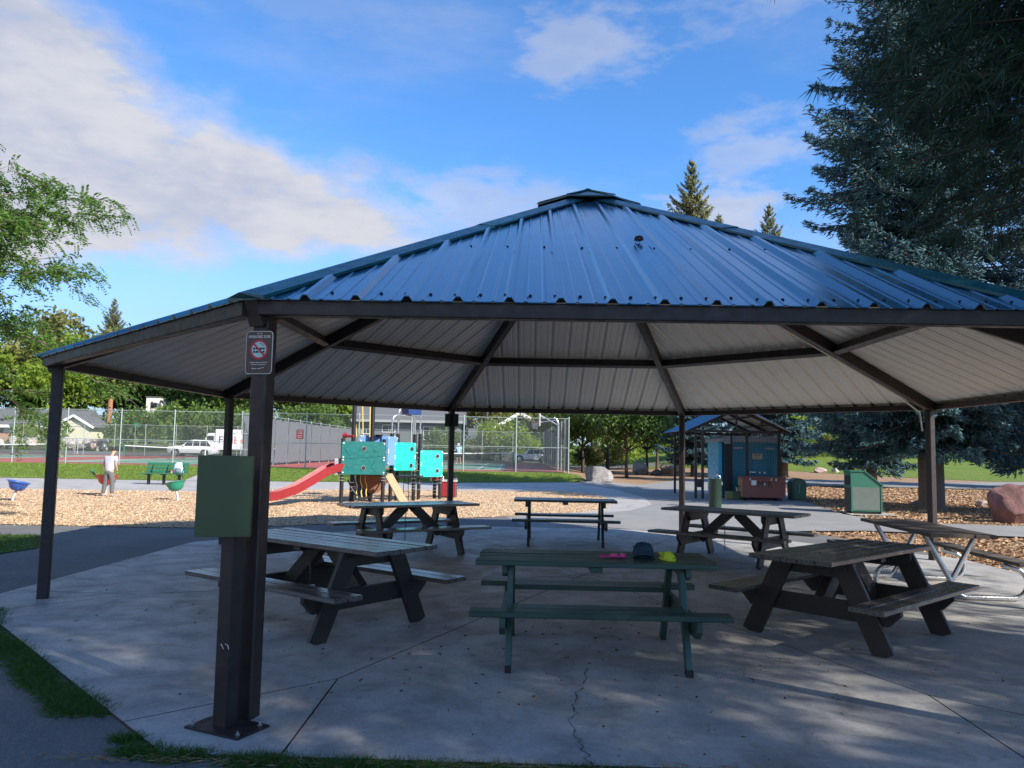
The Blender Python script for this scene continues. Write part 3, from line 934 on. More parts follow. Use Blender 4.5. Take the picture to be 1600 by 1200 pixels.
for i in range(nn):
    a = 2 * math.pi * i / nn
    for r, zz in ((.060, .0054), (.048, .0054)): vs.append(XZ @ Vector((r * math.cos(a), .018 + r * math.sin(a), zz)))
fs = [(2 * i, 2 * i + 1, (2 * i + 3) % (2 * nn), (2 * i + 2) % (2 * nn)) for i in range(nn)]
m.add(vs, fs); m.box((0, -.0066, .018), (.100, .0006, .011), M3=Matrix.Rotation(R(45), 3, 'Y')); m.build('prohibition_ring', MT['sign_red'], sg)
m = MB()
for zz in (.024, .004):
    for x0, x1 in ((-.040, -.026), (-.022, -.002), (.004, .022), (.026, .038)): m.box(((x0 + x1) / 2, -.0057, zz), (x1 - x0, .0006, .011))
m.tube([(.006, -.0057, .053), (.014, -.0057, .058), (.018, -.0057, .050), (.026, -.0057, .046), (.032, -.0057, .041)], .0016, 5)
m.build('cigarette_symbol', MT['dark'], sg)
text('lettering', 'SMOKE-FREE ZONE', .0235, MT['sign_white'], sg, (0, -.0046, .096), sx=.72)
text('lettering', 'CITY OF', .010, MT['sign_white'], sg, (0, -.0046, .116))
text('lettering', 'Including e-cigarettes and all other', .0105, MT['sign_white'], sg, (0, -.0046, -.060), sx=.82)
text('lettering', 'electronic smoking devices', .0105, MT['sign_white'], sg, (0, -.0046, -.073), sx=.85)
m = MB()
for x in (-.04, -.03, -.018, .0, .014, .03): m.box((x, -.0047, -.098 + (x * 7 % .006)), (.011, .0006, .004))
m.build('emblem', MT['sign_white'], sg)

# ================================================================ picnic tables
def pcs(name, L, w, h, mat, ch=.004): return MB().box((0, 0, 0), (L, w, h), ch=ch).mesh(name, mat)


def chain_mesh(n, pitch=.032):
    m = MB()
    for i in range(n):
        pts = [(math.cos(a) * .009, 0, math.sin(a) * .019) for a in (2 * math.pi * j / 8 for j in range(9))]
        if i % 2: pts = [(0, x, z) for x, y, z in pts]
        m.tube([(x + .004 * math.sin(i), y, z - i * pitch) for x, y, z in pts], .0032, 4, cap=False)
    return m.mesh('chain', MT['wood_chain'])


def wood_table(L=2.2):
    """heavy A-frame table: five top planks, two planks a seat, plank legs, braces"""
    t = empty('picnic_table')
    zt = .755; W = .73; pw = .138
    top = pcs('plank', L, pw, .038, MT['woodtop'], .005)
    for i in range(5): inst('plank', top, t, (random.uniform(-.008, .008), (i - 2) * (pw + .012), zt - .019 + random.uniform(-.002, .002)))
    seat = pcs('seat_plank', L, pw, .038, MT['woodtop'], .005)
    for sg_ in (-1, 1):
        for j in range(2): inst('seat_plank', seat, t, (random.uniform(-.008, .008), sg_ * (.565 + j * (pw + .008)), .435 - .019))
    xe = L / 2 - .42
    for sx in (-1, 1):
        for sg_ in (-1, 1):
            MB().beam((sx * xe, sg_ * .60, -.004), (sx * xe, sg_ * .255, zt - .040), .042, .175, up=(0, 1, .5), ch=.004).build('leg', MT['wood'], t)
        m = MB(); q = [(-.35, 0), (-.35, -.07), (-.28, -.135), (.28, -.135), (.35, -.07), (.35, 0)]
        m.prism(q, .042, Matrix.Translation((sx * (xe - .043) - .021, 0, zt - .040)) @ Matrix(((0, 0, 1, 0), (1, 0, 0, 0), (0, 1, 0, 0), (0, 0, 0, 1)))); m.build('top_cleat', MT['wood'], t)
        m = MB(); q = [(-.72, 0), (-.72, -.06), (-.62, -.16), (.62, -.16), (.72, -.06), (.72, 0)]
        m.prism(q, .042, Matrix.Translation((sx * (xe - .043) - .021, 0, .396)) @ Matrix(((0, 0, 1, 0), (1, 0, 0, 0), (0, 1, 0, 0), (0, 0, 0, 1)))); m.build('seat_beam', MT['wood'], t)
        MB().beam((sx * (xe - .09), 0, .29), (sx * .07, 0, zt - .05), .09, .135, ch=.004).build('brace', MT['wood'], t)
    MB().box((0, 0, zt - .060), (.09, .68, .04), ch=.003).build('centre_cleat', MT['wood'], t)
    tag(inst('chain', chain_mesh(17), t, (-.10, -.10, zt - .08)), kind='stuff')
    m = MB()
    for sx in (-1, 1):
        for y, z in ((-.43, .34), (.43, .34), (-.30, .66), (.30, .66)): m.lathe([(.012, 0), (.012, .008), (.007, .012)], (sx * (xe + .021), y, z), 6, Matrix.Rotation(sx * math.pi / 2, 3, 'Y'))
    tag(m.build('bolts', MT['wood_chain'], t), kind='stuff')
    return t


def slim_table(L, mat):
    """lighter table: upright slim legs, second seat plank set inside the legs"""
    t = empty('picnic_table'); zt = .765; pw = .138
    top = pcs('plank', L, pw, .040, mat, .005)
    for i in range(5): inst('plank', top, t, (random.uniform(-.012, .012), (i - 2) * (pw + .010), zt - .02 + random.uniform(-.002, .002)))
    s1 = pcs('seat_plank', L + .04, pw + .01, .042, mat, .005); s2 = pcs('seat_plank', L - .56, pw + .02, .040, mat, .005)
    for sg_ in (-1, 1):
        inst('seat_plank', s1, t, (0, sg_ * .66, .435)); inst('seat_plank', s2, t, (0, sg_ * .50, .437))
    xe = L / 2 - .26
    for sx in (-1, 1):
        for sg_ in (-1, 1):
            MB().beam((sx * xe, sg_ * .56, .03), (sx * xe, sg_ * .24, zt - .041), .045, .092, up=(0, 1, .5), ch=.004).build('leg', mat, t)
            MB().box((sx * xe, sg_ * .572, .022), (.047, .098, .052)).build('foot', MT['black'], t)
        m = MB(); q = [(-.33, 0), (-.33, -.06), (-.27, -.09), (.27, -.09), (.33, -.06), (.33, 0)]
        Mr = Matrix(((0, 0, 1, 0), (1, 0, 0, 0), (0, 1, 0, 0), (0, 0, 0, 1)))
        m.prism(q, .04, Matrix.Translation((sx * (xe + .045) - .02, 0, zt - .042)) @ Mr); m.build('top_cleat', mat, t)
        m = MB(); q = [(-.73, 0), (-.73, -.07), (-.66, -.13), (.66, -.13), (.73, -.07), (.73, 0)]
        m.prism(q, .04, Matrix.Translation((sx * (xe + .045) - .02, 0, .412)) @ Mr); m.build('seat_beam', mat, t)
    MB().box((0, 0, zt - .062), (.09, .70, .042), ch=.003).build('centre_cleat', mat, t)
    return t


TG = 'picnic tables standing under the pavilion'
T1 = wood_table(2.08); T1.location = (-1.69, 7.39, 0); T1.rotation_euler.z = R(-37)
tag(T1, 'grey weathered wooden picnic table at left front, right behind the olive box post', 'picnic table', TG)
for loc, rz, lab in (((3.10, 7.33, 0), R(42), 'dark weathered wooden picnic table at right front, beside the pipe framed table'),
                     ((-1.56, 12.32, 0), R(31), 'wooden picnic table in front of the playground climbing tower'),
                     ((3.42, 12.12, 0), R(-38), 'wooden picnic table in front of the portable toilet, one end in sun')):
    c = copy_tree(T1); c.location = loc; c.rotation_euler.z = rz; c['label'] = lab
T2 = slim_table(1.83, MT['greenwood']); T2.location = (.68, 6.42, 0); T2.rotation_euler.z = R(-1.5)
tag(T2, 'green painted picnic table with cap, pink goggles and yellow clog on its top', 'picnic table', TG)
T5 = slim_table(1.78, MT['bluegreen']); T5.location = (.98, 14.02, 0); T5.rotation_euler.z = R(-2.5)
tag(T5, 'slim dull green picnic table with empty top, at the back middle of the pavilion', 'picnic table', TG)
# the pipe-framed one
T7 = empty('picnic_table', (5.13, 9.88, 0), R(86), 'picnic table with old wooden planks on bent galvanised pipe legs', 'picnic table', TG)
top = pcs('plank', 2.1, .235, .040, MT['oldwood'], .005)
for i in range(3): inst('plank', top, T7, (random.uniform(-.02, .02), (i - 1) * .243, .745))
seat = pcs('seat_plank', 2.1, .235, .040, MT['oldwood'], .005)
for sg_ in (-1, 1): inst('seat_plank', seat, T7, (0, sg_ * .70, .445))
for sx in (-1, 1):
    for sg_ in (-1, 1):
        x = sx * .72 + sg_ * .025
        p = [(x, -sg_ * .29, .718), (x, -sg_ * .20, .55), (x, -sg_ * .03, .235), (x, sg_ * .03, .12)]
        for i in range(7):
            a = R(208 + i * 62 / 6); p.append((x, sg_ * (.16 + .14 * math.cos(a)), .174 + .14 * math.sin(a)))
        p.append((x, sg_ * .62, .034))
        for i in range(9):
            a = R(-90 + i * 150 / 8); p.append((x, sg_ * (.66 + .17 * math.cos(a)), .204 + .17 * math.sin(a)))
        p += [(x, sg_ * .56, .405)]
        MB().tube(p, .030, 12).build('pipe_leg', MT['galv'], T7, 50)
    MB().box((sx * .72, 0, .716), (.05, .62, .006)).build('top_bracket', MT['galv'], T7)
    for sg_ in (-1, 1): MB().box((sx * .72, sg_ * .70, .4215), (.07, .22, .006)).build('seat_bracket', MT['galv'], T7)

# ================================================================ things left on the green table
MT['capblue'] = simple('navy_cap_cloth', (.014, .045, .085), .8, .25, 14, bump=.2, bscale=200)
MT['capteal'] = simple('teal_cap_brim', (.02, .10, .14), .8, .2, 14, bump=.2, bscale=200)
MT['pink'] = simple('pink_plastic', (.75, .07, .28), .35, .1, 8)
MT['lime'] = simple('lime_foam', (.55, .72, .04), .55, .1, 10, bump=.1)
zt = .768
capo = empty('baseball_cap', (1.085, 6.44, zt), R(-96), 'navy and teal baseball cap lying on the green picnic table', 'cap')
m = MB(); prof = [(.083, 0), (.085, .02), (.083, .05), (.074, .078), (.056, .098), (.03, .109), (.006, .112)]
n = 20; vs = []; fs = []
for r, z in prof:
    for j in range(n):
        a = 2 * math.pi * j / n; vs.append((r * math.cos(a) * 1.1, r * math.sin(a), z * (1 - .06 * math.cos(a)) + (.006 * math.sin(5 * a) if 0 < z < .1 else 0)))
for i in range(len(prof) - 1):
    for j in range(n):
        k = (j + 1) % n; fs.append((i * n + j, i * n + k, (i + 1) * n + k, (i + 1) * n + j))
fs.append(tuple(range((len(prof) - 1) * n, len(prof) * n))); m.add(vs, fs); m.build('crown', MT['capblue'], capo, 60)
m = MB(); vs = []; fs = []
for i in range(13):
    a = R(-68 + i * 136 / 12); arch = .034 * math.cos(R(-90 + i * 180 / 12)) ** 1
    vs += [(.088 * math.cos(a) * 1.05, .083 * math.sin(a), .006 + arch * .35), (.168 * math.cos(a * .62) - .0, .098 * math.sin(a) * 1.0, .002 + arch)]
    vs += [(vs[-2][0], vs[-2][1], vs[-2][2] + .003), (vs[-1][0], vs[-1][1], vs[-1][2] + .003)]
    if i:
        b = 4 * i; fs += [(b - 4, b - 3, b + 1, b), (b - 2, b + 2, b + 3, b - 1), (b - 3, b - 1, b + 3, b + 1)]
m.add(vs, fs); m.build('brim', MT['capteal'], capo, 60)
MB().lathe([(.009, 0), (.008, .005), (.002, .007)], (0, 0, .112), 8).build('button', MT['capteal'], capo)
MB().tube([(-.088, -.05, .02), (-.11, -.02, .018), (-.11, .02, .018), (-.088, .05, .02)], .006, 6).build('back_strap', MT['under'], capo, 40)
m = MB(); m.tube([(.085, -.055, .04), (.06, -.075, .065), (.02, -.08, .085)], .004, 5); m.tube([(.09, .02, .06), (.06, .05, .085), (.01, .06, .098)], .004, 5); m.build('side_stripe', MT['capteal'], capo, 40)

gog = empty('swim_goggles', (.83, 6.36, zt), R(8), 'pink swim goggles lying on the green table to the left of the cap', 'goggles')
for sg_ in (-1, 1):
    m = MB().lathe([(.030, 0), (.034, .006), (.031, .024), (.020, .030)], (.045 + sg_ * .033, 0, .0), 14); o = m.build('eye_cup', MT['pink'], gog, 40)
    MB().lathe([(.020, 0), (.018, .002)], (.045 + sg_ * .033, 0, .0285), 12).build('lens', MT['glass'], o)
MB().beam((.034, 0, .014), (.056, 0, .014), .012, .008).build('bridge', MT['pink'], gog)
MB().tube([(-.015, .01, .014), (-.055, .022, .008), (-.095, .012, .014), (-.115, -.012, .010), (-.09, -.03, .008), (-.045, -.022, .012), (.0, -.03, .010), (.06, -.035, .010), (.108, -.005, .014)], .0055, 6).build('strap', MT['pink'], gog, 50)

clo = empty('foam_clog', (1.243, 6.24, zt), R(-62), 'lime yellow foam clog on the green table beside the cap', 'clog')
def ring_solid(rows, name, mat, par):
    n = len(rows[0]); vs = [v for r in rows for v in r]; fs = []
    for i in range(len(rows) - 1):
        for j in range(n): k = (j + 1) % n; fs.append((i * n + j, i * n + k, (i + 1) * n + k, (i + 1) * n + j))
    fs += [tuple(range(n))[::-1], tuple(range((len(rows) - 1) * n, len(rows) * n))]
    return MB().add(vs, fs).build(name, mat, par, 50)
foot = [(.085, 0), (.075, .026), (.045, .040), (.0, .037), (-.05, .030), (-.078, .022), (-.086, 0)]
outl = foot + [(x, -y) for x, y in foot[-2:0:-1]]
ring_solid([[(x * .96, y * .95, 0) for x, y in outl], [(x, y * 1.02, .008) for x, y in outl], [(x, y, .020) for x, y in outl], [(x * .94, y * .88, .023) for x, y in outl]], 'sole', MT['lime'], clo)
rows = []
for i in range(7):
    f = i / 6; x = .083 - f * .088; w = .037 * math.sin(min(1, .28 + f) * math.pi / 2); h = .018 + .036 * math.sin(f * math.pi * .62)
    rows.append([(x, w * math.cos(a), .020 + max(0, h * math.sin(a))) for a in (math.pi * j / 8 for j in range(9))] + [(x, w * .86 * math.cos(a), .019 + max(0, (h - .006) * math.sin(a))) for a in (math.pi * (8 - j) / 8 for j in range(9))])
ring_solid(rows, 'upper', MT['lime'], clo)
MB().tube([(-.0, .036, .038), (-.04, .037, .046), (-.075, .026, .048), (-.09, 0, .048), (-.075, -.026, .048), (-.04, -.037, .046), (0, -.036, .038)], [.007] * 7, 6).build('heel_strap', MT['lime'], clo, 50)
MB().lathe([(.006, 0), (.006, .004)], (0, .037, .036), 8, Matrix.Rotation(-math.pi / 2, 3, 'X')).build('rivet', MT['lime'], clo)

# ================================================================ tennis fences and nets
def fence_run(name, x0, y0, x1, y1, h, bay, label, screen=None, pr=.03, gaps=(), scr=MT['screen']):
    L = math.hypot(x1 - x0, y1 - y0); rz = math.atan2(y1 - y0, x1 - x0); z = T((x0 + x1) / 2, (y0 + y1) / 2)
    f = empty(name, (x0, y0, z), rz, label, 'fence')
    n = max(1, round(L / bay)); b = L / n
    pm = MB().tube([(0, 0, -.1), (0, 0, h + .05)], pr, 8).lathe([(pr + .008, h + .05), (pr, h + .08), (.008, h + .1)], n=8).mesh('post', MT['fpost'], 50)
    for i in range(n + 1): inst('post', pm, f, (i * b, 0, 0))
    rm = MB().tube([(.0, 0, 0), (b, 0, 0)], .021, 6).mesh('rail', MT['fpost'], 50)
    pan = np_mesh('wire_panel', [(0, 0, .03), (b, 0, .03), (b, 0, h), (0, 0, h)], [(0, 1, 2, 3)], MT['chain'])
    for i in range(n):
        for zr in (h, h * .46): inst('rail', rm, f, (i * b, 0, zr))
        inst('wire_panel', pan, f, (i * b, .034, 0))
    if screen:
        for i in range(n):
            if i in gaps: continue
            g = np.random.default_rng(i + 5); nx, nz = 9, 5; V = []; F = []
            for c in range(nz + 1):
                for r in range(nx + 1):
                    V.append((.05 + (b - .1) * r / nx, -.05 + .012 * g.normal(), .12 + (screen - .12) * c / nz + (.03 * g.normal() if c in (0, nz) else 0)))
            for c in range(nz):
                for r in range(nx): q = c * (nx + 1) + r; F.append((q, q + 1, q + nx + 2, q + nx + 1))
            inst('windscreen', np_mesh('windscreen', V, F, scr, smooth=True), f, (i * b, 0, 0))
    return f


MT['fpost'] = simple('pale_green_grey_pipe', (.36, .43, .41), .45, .12, 5, metal=.3)
YN, YF = 45.0, 80.0
fence_run('chain_link_fence', -62, YN, -16.2, YN, 3.1, 3.05, 'near chain link court fence left of the gate, along the grass strip', pr=.036)
fence_run('chain_link_fence', -14.7, YN, 3.3, YN, 3.1, 3.0, 'near chain link court fence right of the gate, behind the play tower', pr=.036)
fence_run('chain_link_fence', -62, YF, 3.3, YF, 3.1, 3.05, 'far chain link court fence by the street with parked cars')
fence_run('chain_link_fence', -15.5, YN + .3, -15.5, YF - .3, 3.1, 3.1, 'chain link fence with grey windscreen dividing the two courts', screen=2.95)
fence_run('chain_link_fence', 3.3, YN + .25, 3.3, YF - .3, 3.1, 3.1, 'tall fence with dark windscreen at right end of the courts', screen=3.0, gaps=(1,), scr=MT['dscreen'])
gate = empty('court_gate', (-16.15, YN, T(-15, 45)), 0, 'narrow chain link court gate with white notices', 'gate')
gm = MB()
for x in (.05, 1.4): gm.tube([(x, -.02, .08), (x, -.02, 3.0)], .028, 8)
for z in (.1, 1.0, 1.9, 3.0): gm.tube([(.05, -.02, z), (1.4, -.02, z)], .022, 8)
gm.build('gate_frame', MT['fpost'], gate, 50)
inst('wire_panel', np_mesh('wire_panel', [(.05, 0, .1), (1.4, 0, .1), (1.4, 0, 3.0), (.05, 0, 3.0)], [(0, 1, 2, 3)], MT['chain']), gate)
for z, h in ((1.72, .36), (1.40, .2)): MB().prism(rrect(.30 if h > .3 else .2, h, .02), .006, Matrix.Translation((.62, -.05, z)) @ XZ).build('notice', MT['white'], gate)
sp = empty('court_rules_sign', (-12.03, YN - .12, T(-12, 45)), 0, 'small red and white court rules sign on the near fence', 'sign')
MB().prism(rrect(.40, .54, .04), .008, Matrix.Translation((0, 0, 1.92)) @ XZ).build('plate', MT['sign_red'], sp)
m = MB()
for z, w, h in ((.19, .30, .07), (.06, .28, .10), (-.09, .28, .06), (-.19, .26, .06)): m.box((0, -.0105, 1.92 + z), (w, .002, h))
m.build('white_bands', simple('faded_sign_white', (.62, .42, .38), .5, .1, 8), sp)


def tennis_net(cx, label):
    y = 62.0; z = T(cx, y)
    t = empty('tennis_net', (cx, y, z), 0, label, 'net', 'tennis nets across the courts')
    pm = MB().tube([(0, 0, -.02), (0, 0, 1.10)], .055, 10).mesh('net_post', MT['binpanel'], 40)
    for x in (-6.4, 6.4): inst('net_post', pm, t, (x, 0, 0))
    def hz(x): return .914 + .155 * (abs(x) / 6.4) ** 1.5
    V = []; F = []; N = 24
    for i in range(N + 1):
        x = -6.34 + 12.68 * i / N; V += [(x, 0, .05), (x, 0, hz(x) - .05)]
        if i: F.append((2 * i - 2, 2 * i, 2 * i + 1, 2 * i - 1))
    inst('net_mesh', np_mesh('net_mesh', V, F, MT['netmat']), t)
    m = MB(); 
    for i in range(N):
        a, b = -6.34 + 12.68 * i / N, -6.34 + 12.68 * (i + 1) / N
        m.beam((a, 0, hz(a) - .02), (b, 0, hz(b) - .02), .02, .075)
    m.build('net_tape', MT['white'], t)
    MB().box((0, 0, .45), (.06, .024, .88)).build('centre_strap', MT['white'], t)


tennis_net(-42.9, 'tennis net at far left, with its green post seen left of the left pavilion post')
tennis_net(-24.0, 'tennis net in front of the parked white SUV')
tennis_net(-6.2, 'tennis net beside the standing player on the right court')
# basketball hoop by the right end screen
hp = empty('basketball_hoop', (3.0, 50.0, T(2, 50)), 0, 'white basketball backboard and hoop on arms from a pole, at right end of court', 'basketball hoop')
MB().tube([(0, 0, 0), (0, 0, 3.0), (-.12, 0, 3.25), (-.3, 0, 3.35)], .07, 10).build('pole', MT['silver'], hp, 40)
m = MB(); m.tube([(-.1, 0, 3.2), (-1.15, 0, 3.05)], .035, 8); m.tube([(-.05, 0, 2.9), (-1.15, 0, 3.5)], .035, 8); m.build('support_arm', MT['silver'], hp, 40)
MB().box((-1.2, 0, 3.3), (.05, 1.6, 1.0)).build('backboard', MT['white'], hp)
e = [(-1.48 + .23 * math.cos(a), .23 * math.sin(a), 3.02) for a in (2 * math.pi * i / 16 for i in range(17))]
MB().tube(e, .014, 6, cap=False).build('rim', simple('red_rim', (.5, .06, .03), .5), hp, 50)
V = []; F = []
for r, z in ((.22, 3.0), (.15, 2.62)):
    for i in range(16): a = 2 * math.pi * i / 16; V.append((-1.48 + r * math.cos(a), r * math.sin(a), z))
F = [(i, (i + 1) % 16, 16 + (i + 1) % 16, 16 + i) for i in range(16)]
inst('hoop_net', np_mesh('hoop_net', V, F, wiremesh('white_net_cord', (.7, .7, .7), .06, .3, 0, True)), hp)

# ball trolley and bags on the court
tb = empty('ball_cart', (-17.2, 69.0, T(-17, 69)), .2, 'low white and yellow ball cart on the red court behind the rules sign', 'cart')
m = MB()
for x in (-.7, -.2, .3): m.tube([(x, -.25, .1), (x + .1, -.25, .45), (x + .35, -.25, .48)], .03, 6)
m.box((-.2, 0, .3), (1.1, .5, .16)); m.build('frame', MT['white'], tb)
MB().box((.55, 0, .28), (.6, .5, .3), ch=.05).build('basket', simple('yellow_plastic', (.75, .6, .12), .5), tb)
for x in (-.6, .0, .7): MB().lathe([(.1, 0), (.1, .05)], (x, -.28, .1), 12, Matrix.Rotation(math.pi / 2, 3, 'X')).build('wheel', MT['rubber'], tb)

# ================================================================ park bench with a bag
MT['benchgreen'] = simple('green_bench_plastic', (.02, .15, .085), .45, .15, 6)
be = empty('park_bench', (-13.75, 31.45, T(-13.7, 31.4)), R(-3), 'green slatted park bench beside the back walk, backed by the grass', 'bench')
for z, y in ((.52, .20), (.66, .245), (.80, .29)): MB().beam((-.85, y, z), (.85, y, z), .035, .105, up=(0, .3, 1), ch=.006).build('back_slat', MT['benchgreen'], be)
for y in (-.24, -.08, .08): MB().box((0, y, .43), (1.70, .14, .035), ch=.006).build('seat_slat', MT['benchgreen'], be)
for x in (-.62, 0, .62):
    m = MB(); m.beam((x, -.02, -.05), (x, -.02, .41), .09, .09, up=(0, 1, 0)); m.beam((x, -.28, .40), (x, .16, .40), .05, .04); m.beam((x, .13, .40), (x, .315, .84), .05, .03, up=(0, 1, 0))
    m.build('leg', MT['black'], be)
bp = empty('backpack', (-13.13, 31.30, T(-13.7, 31.4) + .45), R(10), 'light blue backpack on the right end of the green park bench', 'backpack')
MT['bagblue'] = simple('pale_blue_cloth', (.45, .68, .78), .8, .12, 12)
MB().lathe([(.10, 0), (.17, .03), (.18, .2), (.15, .36), (.07, .44), (.02, .45)], (0, 0, 0), 14, Matrix.Diagonal((1.1, .7, 1))).build('bag_body', MT['bagblue'], bp, 60)
MB().lathe([(.10, 0), (.13, .02), (.12, .17), (.05, .2)], (0, -.09, .03), 12, Matrix.Diagonal((1, .6, 1))).build('front_pocket', simple('grey_bag_pocket', (.14, .18, .2), .8), bp, 60)
MB().tube([(-.04, 0, .44), (0, 0, .5), (.04, 0, .44)], .012, 6).build('grab_loop', MT['black'], bp)
MB().tube([(.15, -.05, .38), (.22, -.1, .2), (.16, -.08, .02), (.17, -.1, -.18)], .016, 6).build('strap', MT['black'], bp)
cu = MB().lathe([(.035, 0), (.045, .1), (.046, .105)], (-13.40, 31.28, T(-13.7, 31.4) + .45), 12).build('paper_cup', simple('tan_paper_cup', (.6, .3, .2), .7))
tag(cu, 'small tan cup on the bench seat beside the backpack', 'cup')

# ================================================================ spinner seats on posts
MT['grey_post'] = simple('pale_grey_post', (.42, .43, .44), .5, .1, 6)


def spinner(x, y, c, label, rz, tilt=R(20), sc_=.72):
    o = empty('bowl_spinner_seat', (x, y, T(x, y)), rz, label, 'playground spinner', 'bowl spinner seats in the wood chips'); o.scale = (sc_, sc_, sc_)
    MB().tube([(0, 0, -.05), (.03, 0, .18), (.12, 0, .40)], [.055, .05, .048], 10).build('post', MT['grey_post'], o, 40)
    Mx = Matrix.Rotation(tilt, 3, 'Y')
    mt = simple('bowl_plastic', c, .35, .1, 5)
    MB().lathe([(.05, 0), (.17, .02), (.26, .10), (.32, .24), (.36, .31), (.41, .335), (.41, .35), (.36, .345), (.30, .24), (.24, .12), (.05, .05)], (.10, 0, .37), 22, Mx).build('bowl', mt, o, 50)
    m = MB()
    for a in (-2.2, -1.6, -1.0): m.lathe([(.02, 0), (.02, .01)], Vector((.10, 0, .37)) + Mx @ Vector((.285 * math.cos(a), .285 * math.sin(a), .13)), 8, Mx @ Matrix.Rotation(a, 3, 'Z') @ Matrix.Rotation(math.pi / 2, 3, 'Y'))
    m.build('drain_hole', MT['dark'], o)
    return o


spinner(-13.42, 21.4, (.03, .10, .42), 'blue tilted bowl spinner seat at the far left edge', R(25), R(12))
spinner(-9.5, 22.7, (.02, .22, .15), 'green tilted bowl spinner seat left of the slide, beyond the olive box', R(160), R(14))
rd = spinner(-12.42, 24.3, (.55, .05, .04), 'red spring seat with a green handle in front of the standing person', R(95), R(4), .85)
MB().tube([(.12, .34, .62), (.1, .5, .80), (.1, .56, .90)], [.03, .035, .07], 8).build('handle', MT['teal2'] if 'teal2' in MT else MT['benchgreen'], rd, 40)

# ================================================================ playground tower
MT['pdark'] = simple('dark_teal_panel', (.004, .13, .125), .4, .16, 4, dirt=.10)
MT['plight'] = simple('bright_teal_panel', (.015, .46, .38), .38, .10, 4, dirt=.07)
MT['slide'] = simple('faded_red_slide', (.27, .020, .027), .4, .22, 2.5, dirt=.12)
MT['pblue'] = simple('pale_blue_panel', (.16, .30, .62), .4, .08, 5)
MT['dblue'] = simple('dark_blue_plastic', (.015, .045, .16), .4, .1, 5)
MT['rope'] = simple('yellow_rope', (.70, .52, .14), .8, .15, 30)
MT['brownrope'] = simple('brown_net_rope', (.28, .12, .07), .8, .2, 30)
MT['plank'] = simple('tan_ramp', (.45, .29, .16), .6, .2, 8)
pl = empty('play_structure', (-4.2, 23.2, 0), 0, 'playground climbing tower with teal panels, red slide and silver arches', 'play structure')


def PW(x, y, z): return Vector((x + 4.2, y - 23.2, z))


def pole(x, y, h, r=.057, bands=(), capc=True):
    o = MB().tube([PW(x, y, -.05), PW(x, y, h)], r, 12).build('post', MT['black'], pl, 50)
    if bands:
        m = MB()
        for z in bands: m.lathe([(r + .008, 0), (r + .008, .025)], PW(x, y, z), 12)
        m.build('clamp_band', MT['silver'], o)
    return o


bd = [.62, .70, .78, .98, 1.06, 1.34, 1.74]
pole(-4.78, 22.45, 1.86, bands=[.66, .74, .82, 1.0]); pole(-3.68, 22.9, 1.86, bands=[.66, .74, .82, .9, 1.24, 1.32])
pole(-4.75, 23.75, 3.5, .066, [.3, .42, .55]); pole(-4.25, 24.1, 3.5, .066, [.62])
pole(-3.62, 23.95, 2.05, bands=bd); pole(-3.50, 24.4, 2.05); pole(-3.0, 24.6, 2.05, bands=[.35, .44, .55, .66, .78, .9, 1.06, 1.2, 1.36]); pole(-2.92, 25.3, 2.08, bands=[.3, .5, .7, .9, 1.1, 1.3])
pole(-2.47, 25.9, .95, bands=[.14, .25, .36, .47, .58, .69, .8]); pole(-2.28, 25.7, 1.02, bands=[.5, .6, .7, .82])
pole(-1.86, 26.9, .72, bands=[.2, .3, .4, .5, .6])


def panel(x0, y0, x1, y1, z0, z1, mat, holes, glyphs, top=0.0, name='climbing_panel'):
    a, b = PW(x0, y0, 0), PW(x1, y1, 0); t = (b - a); L = t.length; t.normalize(); rz = math.atan2(t.y, t.x)
    H = z1 - z0
    poly = rrect(L, H, .05, 4)
    if top: poly = [(x, y + (top * math.cos(x / L * 3) if y > 0 else top * .5 * math.cos(x / L * 3) )) for x, y in poly]
    root = Matrix.Translation((a + b) / 2 + Vector((0, 0, (z0 + z1) / 2))) @ Matrix.Rotation(rz, 4, 'Z') @ XZ
    pn = MB().prism(poly, .05, root).build(name, mat, pl)
    for hx, hz in holes:
        q = root @ Matrix.Translation((hx * L, hz * H, .051))
        MB().prism([(.075 * math.cos(i * .524), .075 * math.sin(i * .524)) for i in range(12)], .012, q).build('porthole_rim', MT['silver'], pn)
        MB().prism([(.055 * math.cos(i * .524), .055 * math.sin(i * .524)) for i in range(12)], .003, q @ Matrix.Translation((0, 0, .012))).build('porthole', MT['dark'], pn)
    m = MB()
    for gx, gz, w, h, rot in glyphs:
        m.prism(rrect(w, h, min(w, h) * .15, 2), .014, root @ Matrix.Translation((gx * L, gz * H, .048)) @ Matrix.Rotation(rot, 4, 'Z'))
    if glyphs: m.build('raised_grip', mat, pn)
    m = MB()
    for sx in (-.46, .46):
        for sz in (-.44, .02, -.06, .44): m.lathe([(.022, 0), (.022, .012), (.01, .018)], (root @ Vector((sx * L, sz * H, .05))), 8, (root.to_3x3()))
    m.build('panel_bolts', MT['white'], pn)
    tag(pn.children[-1], kind='stuff')
    return pn


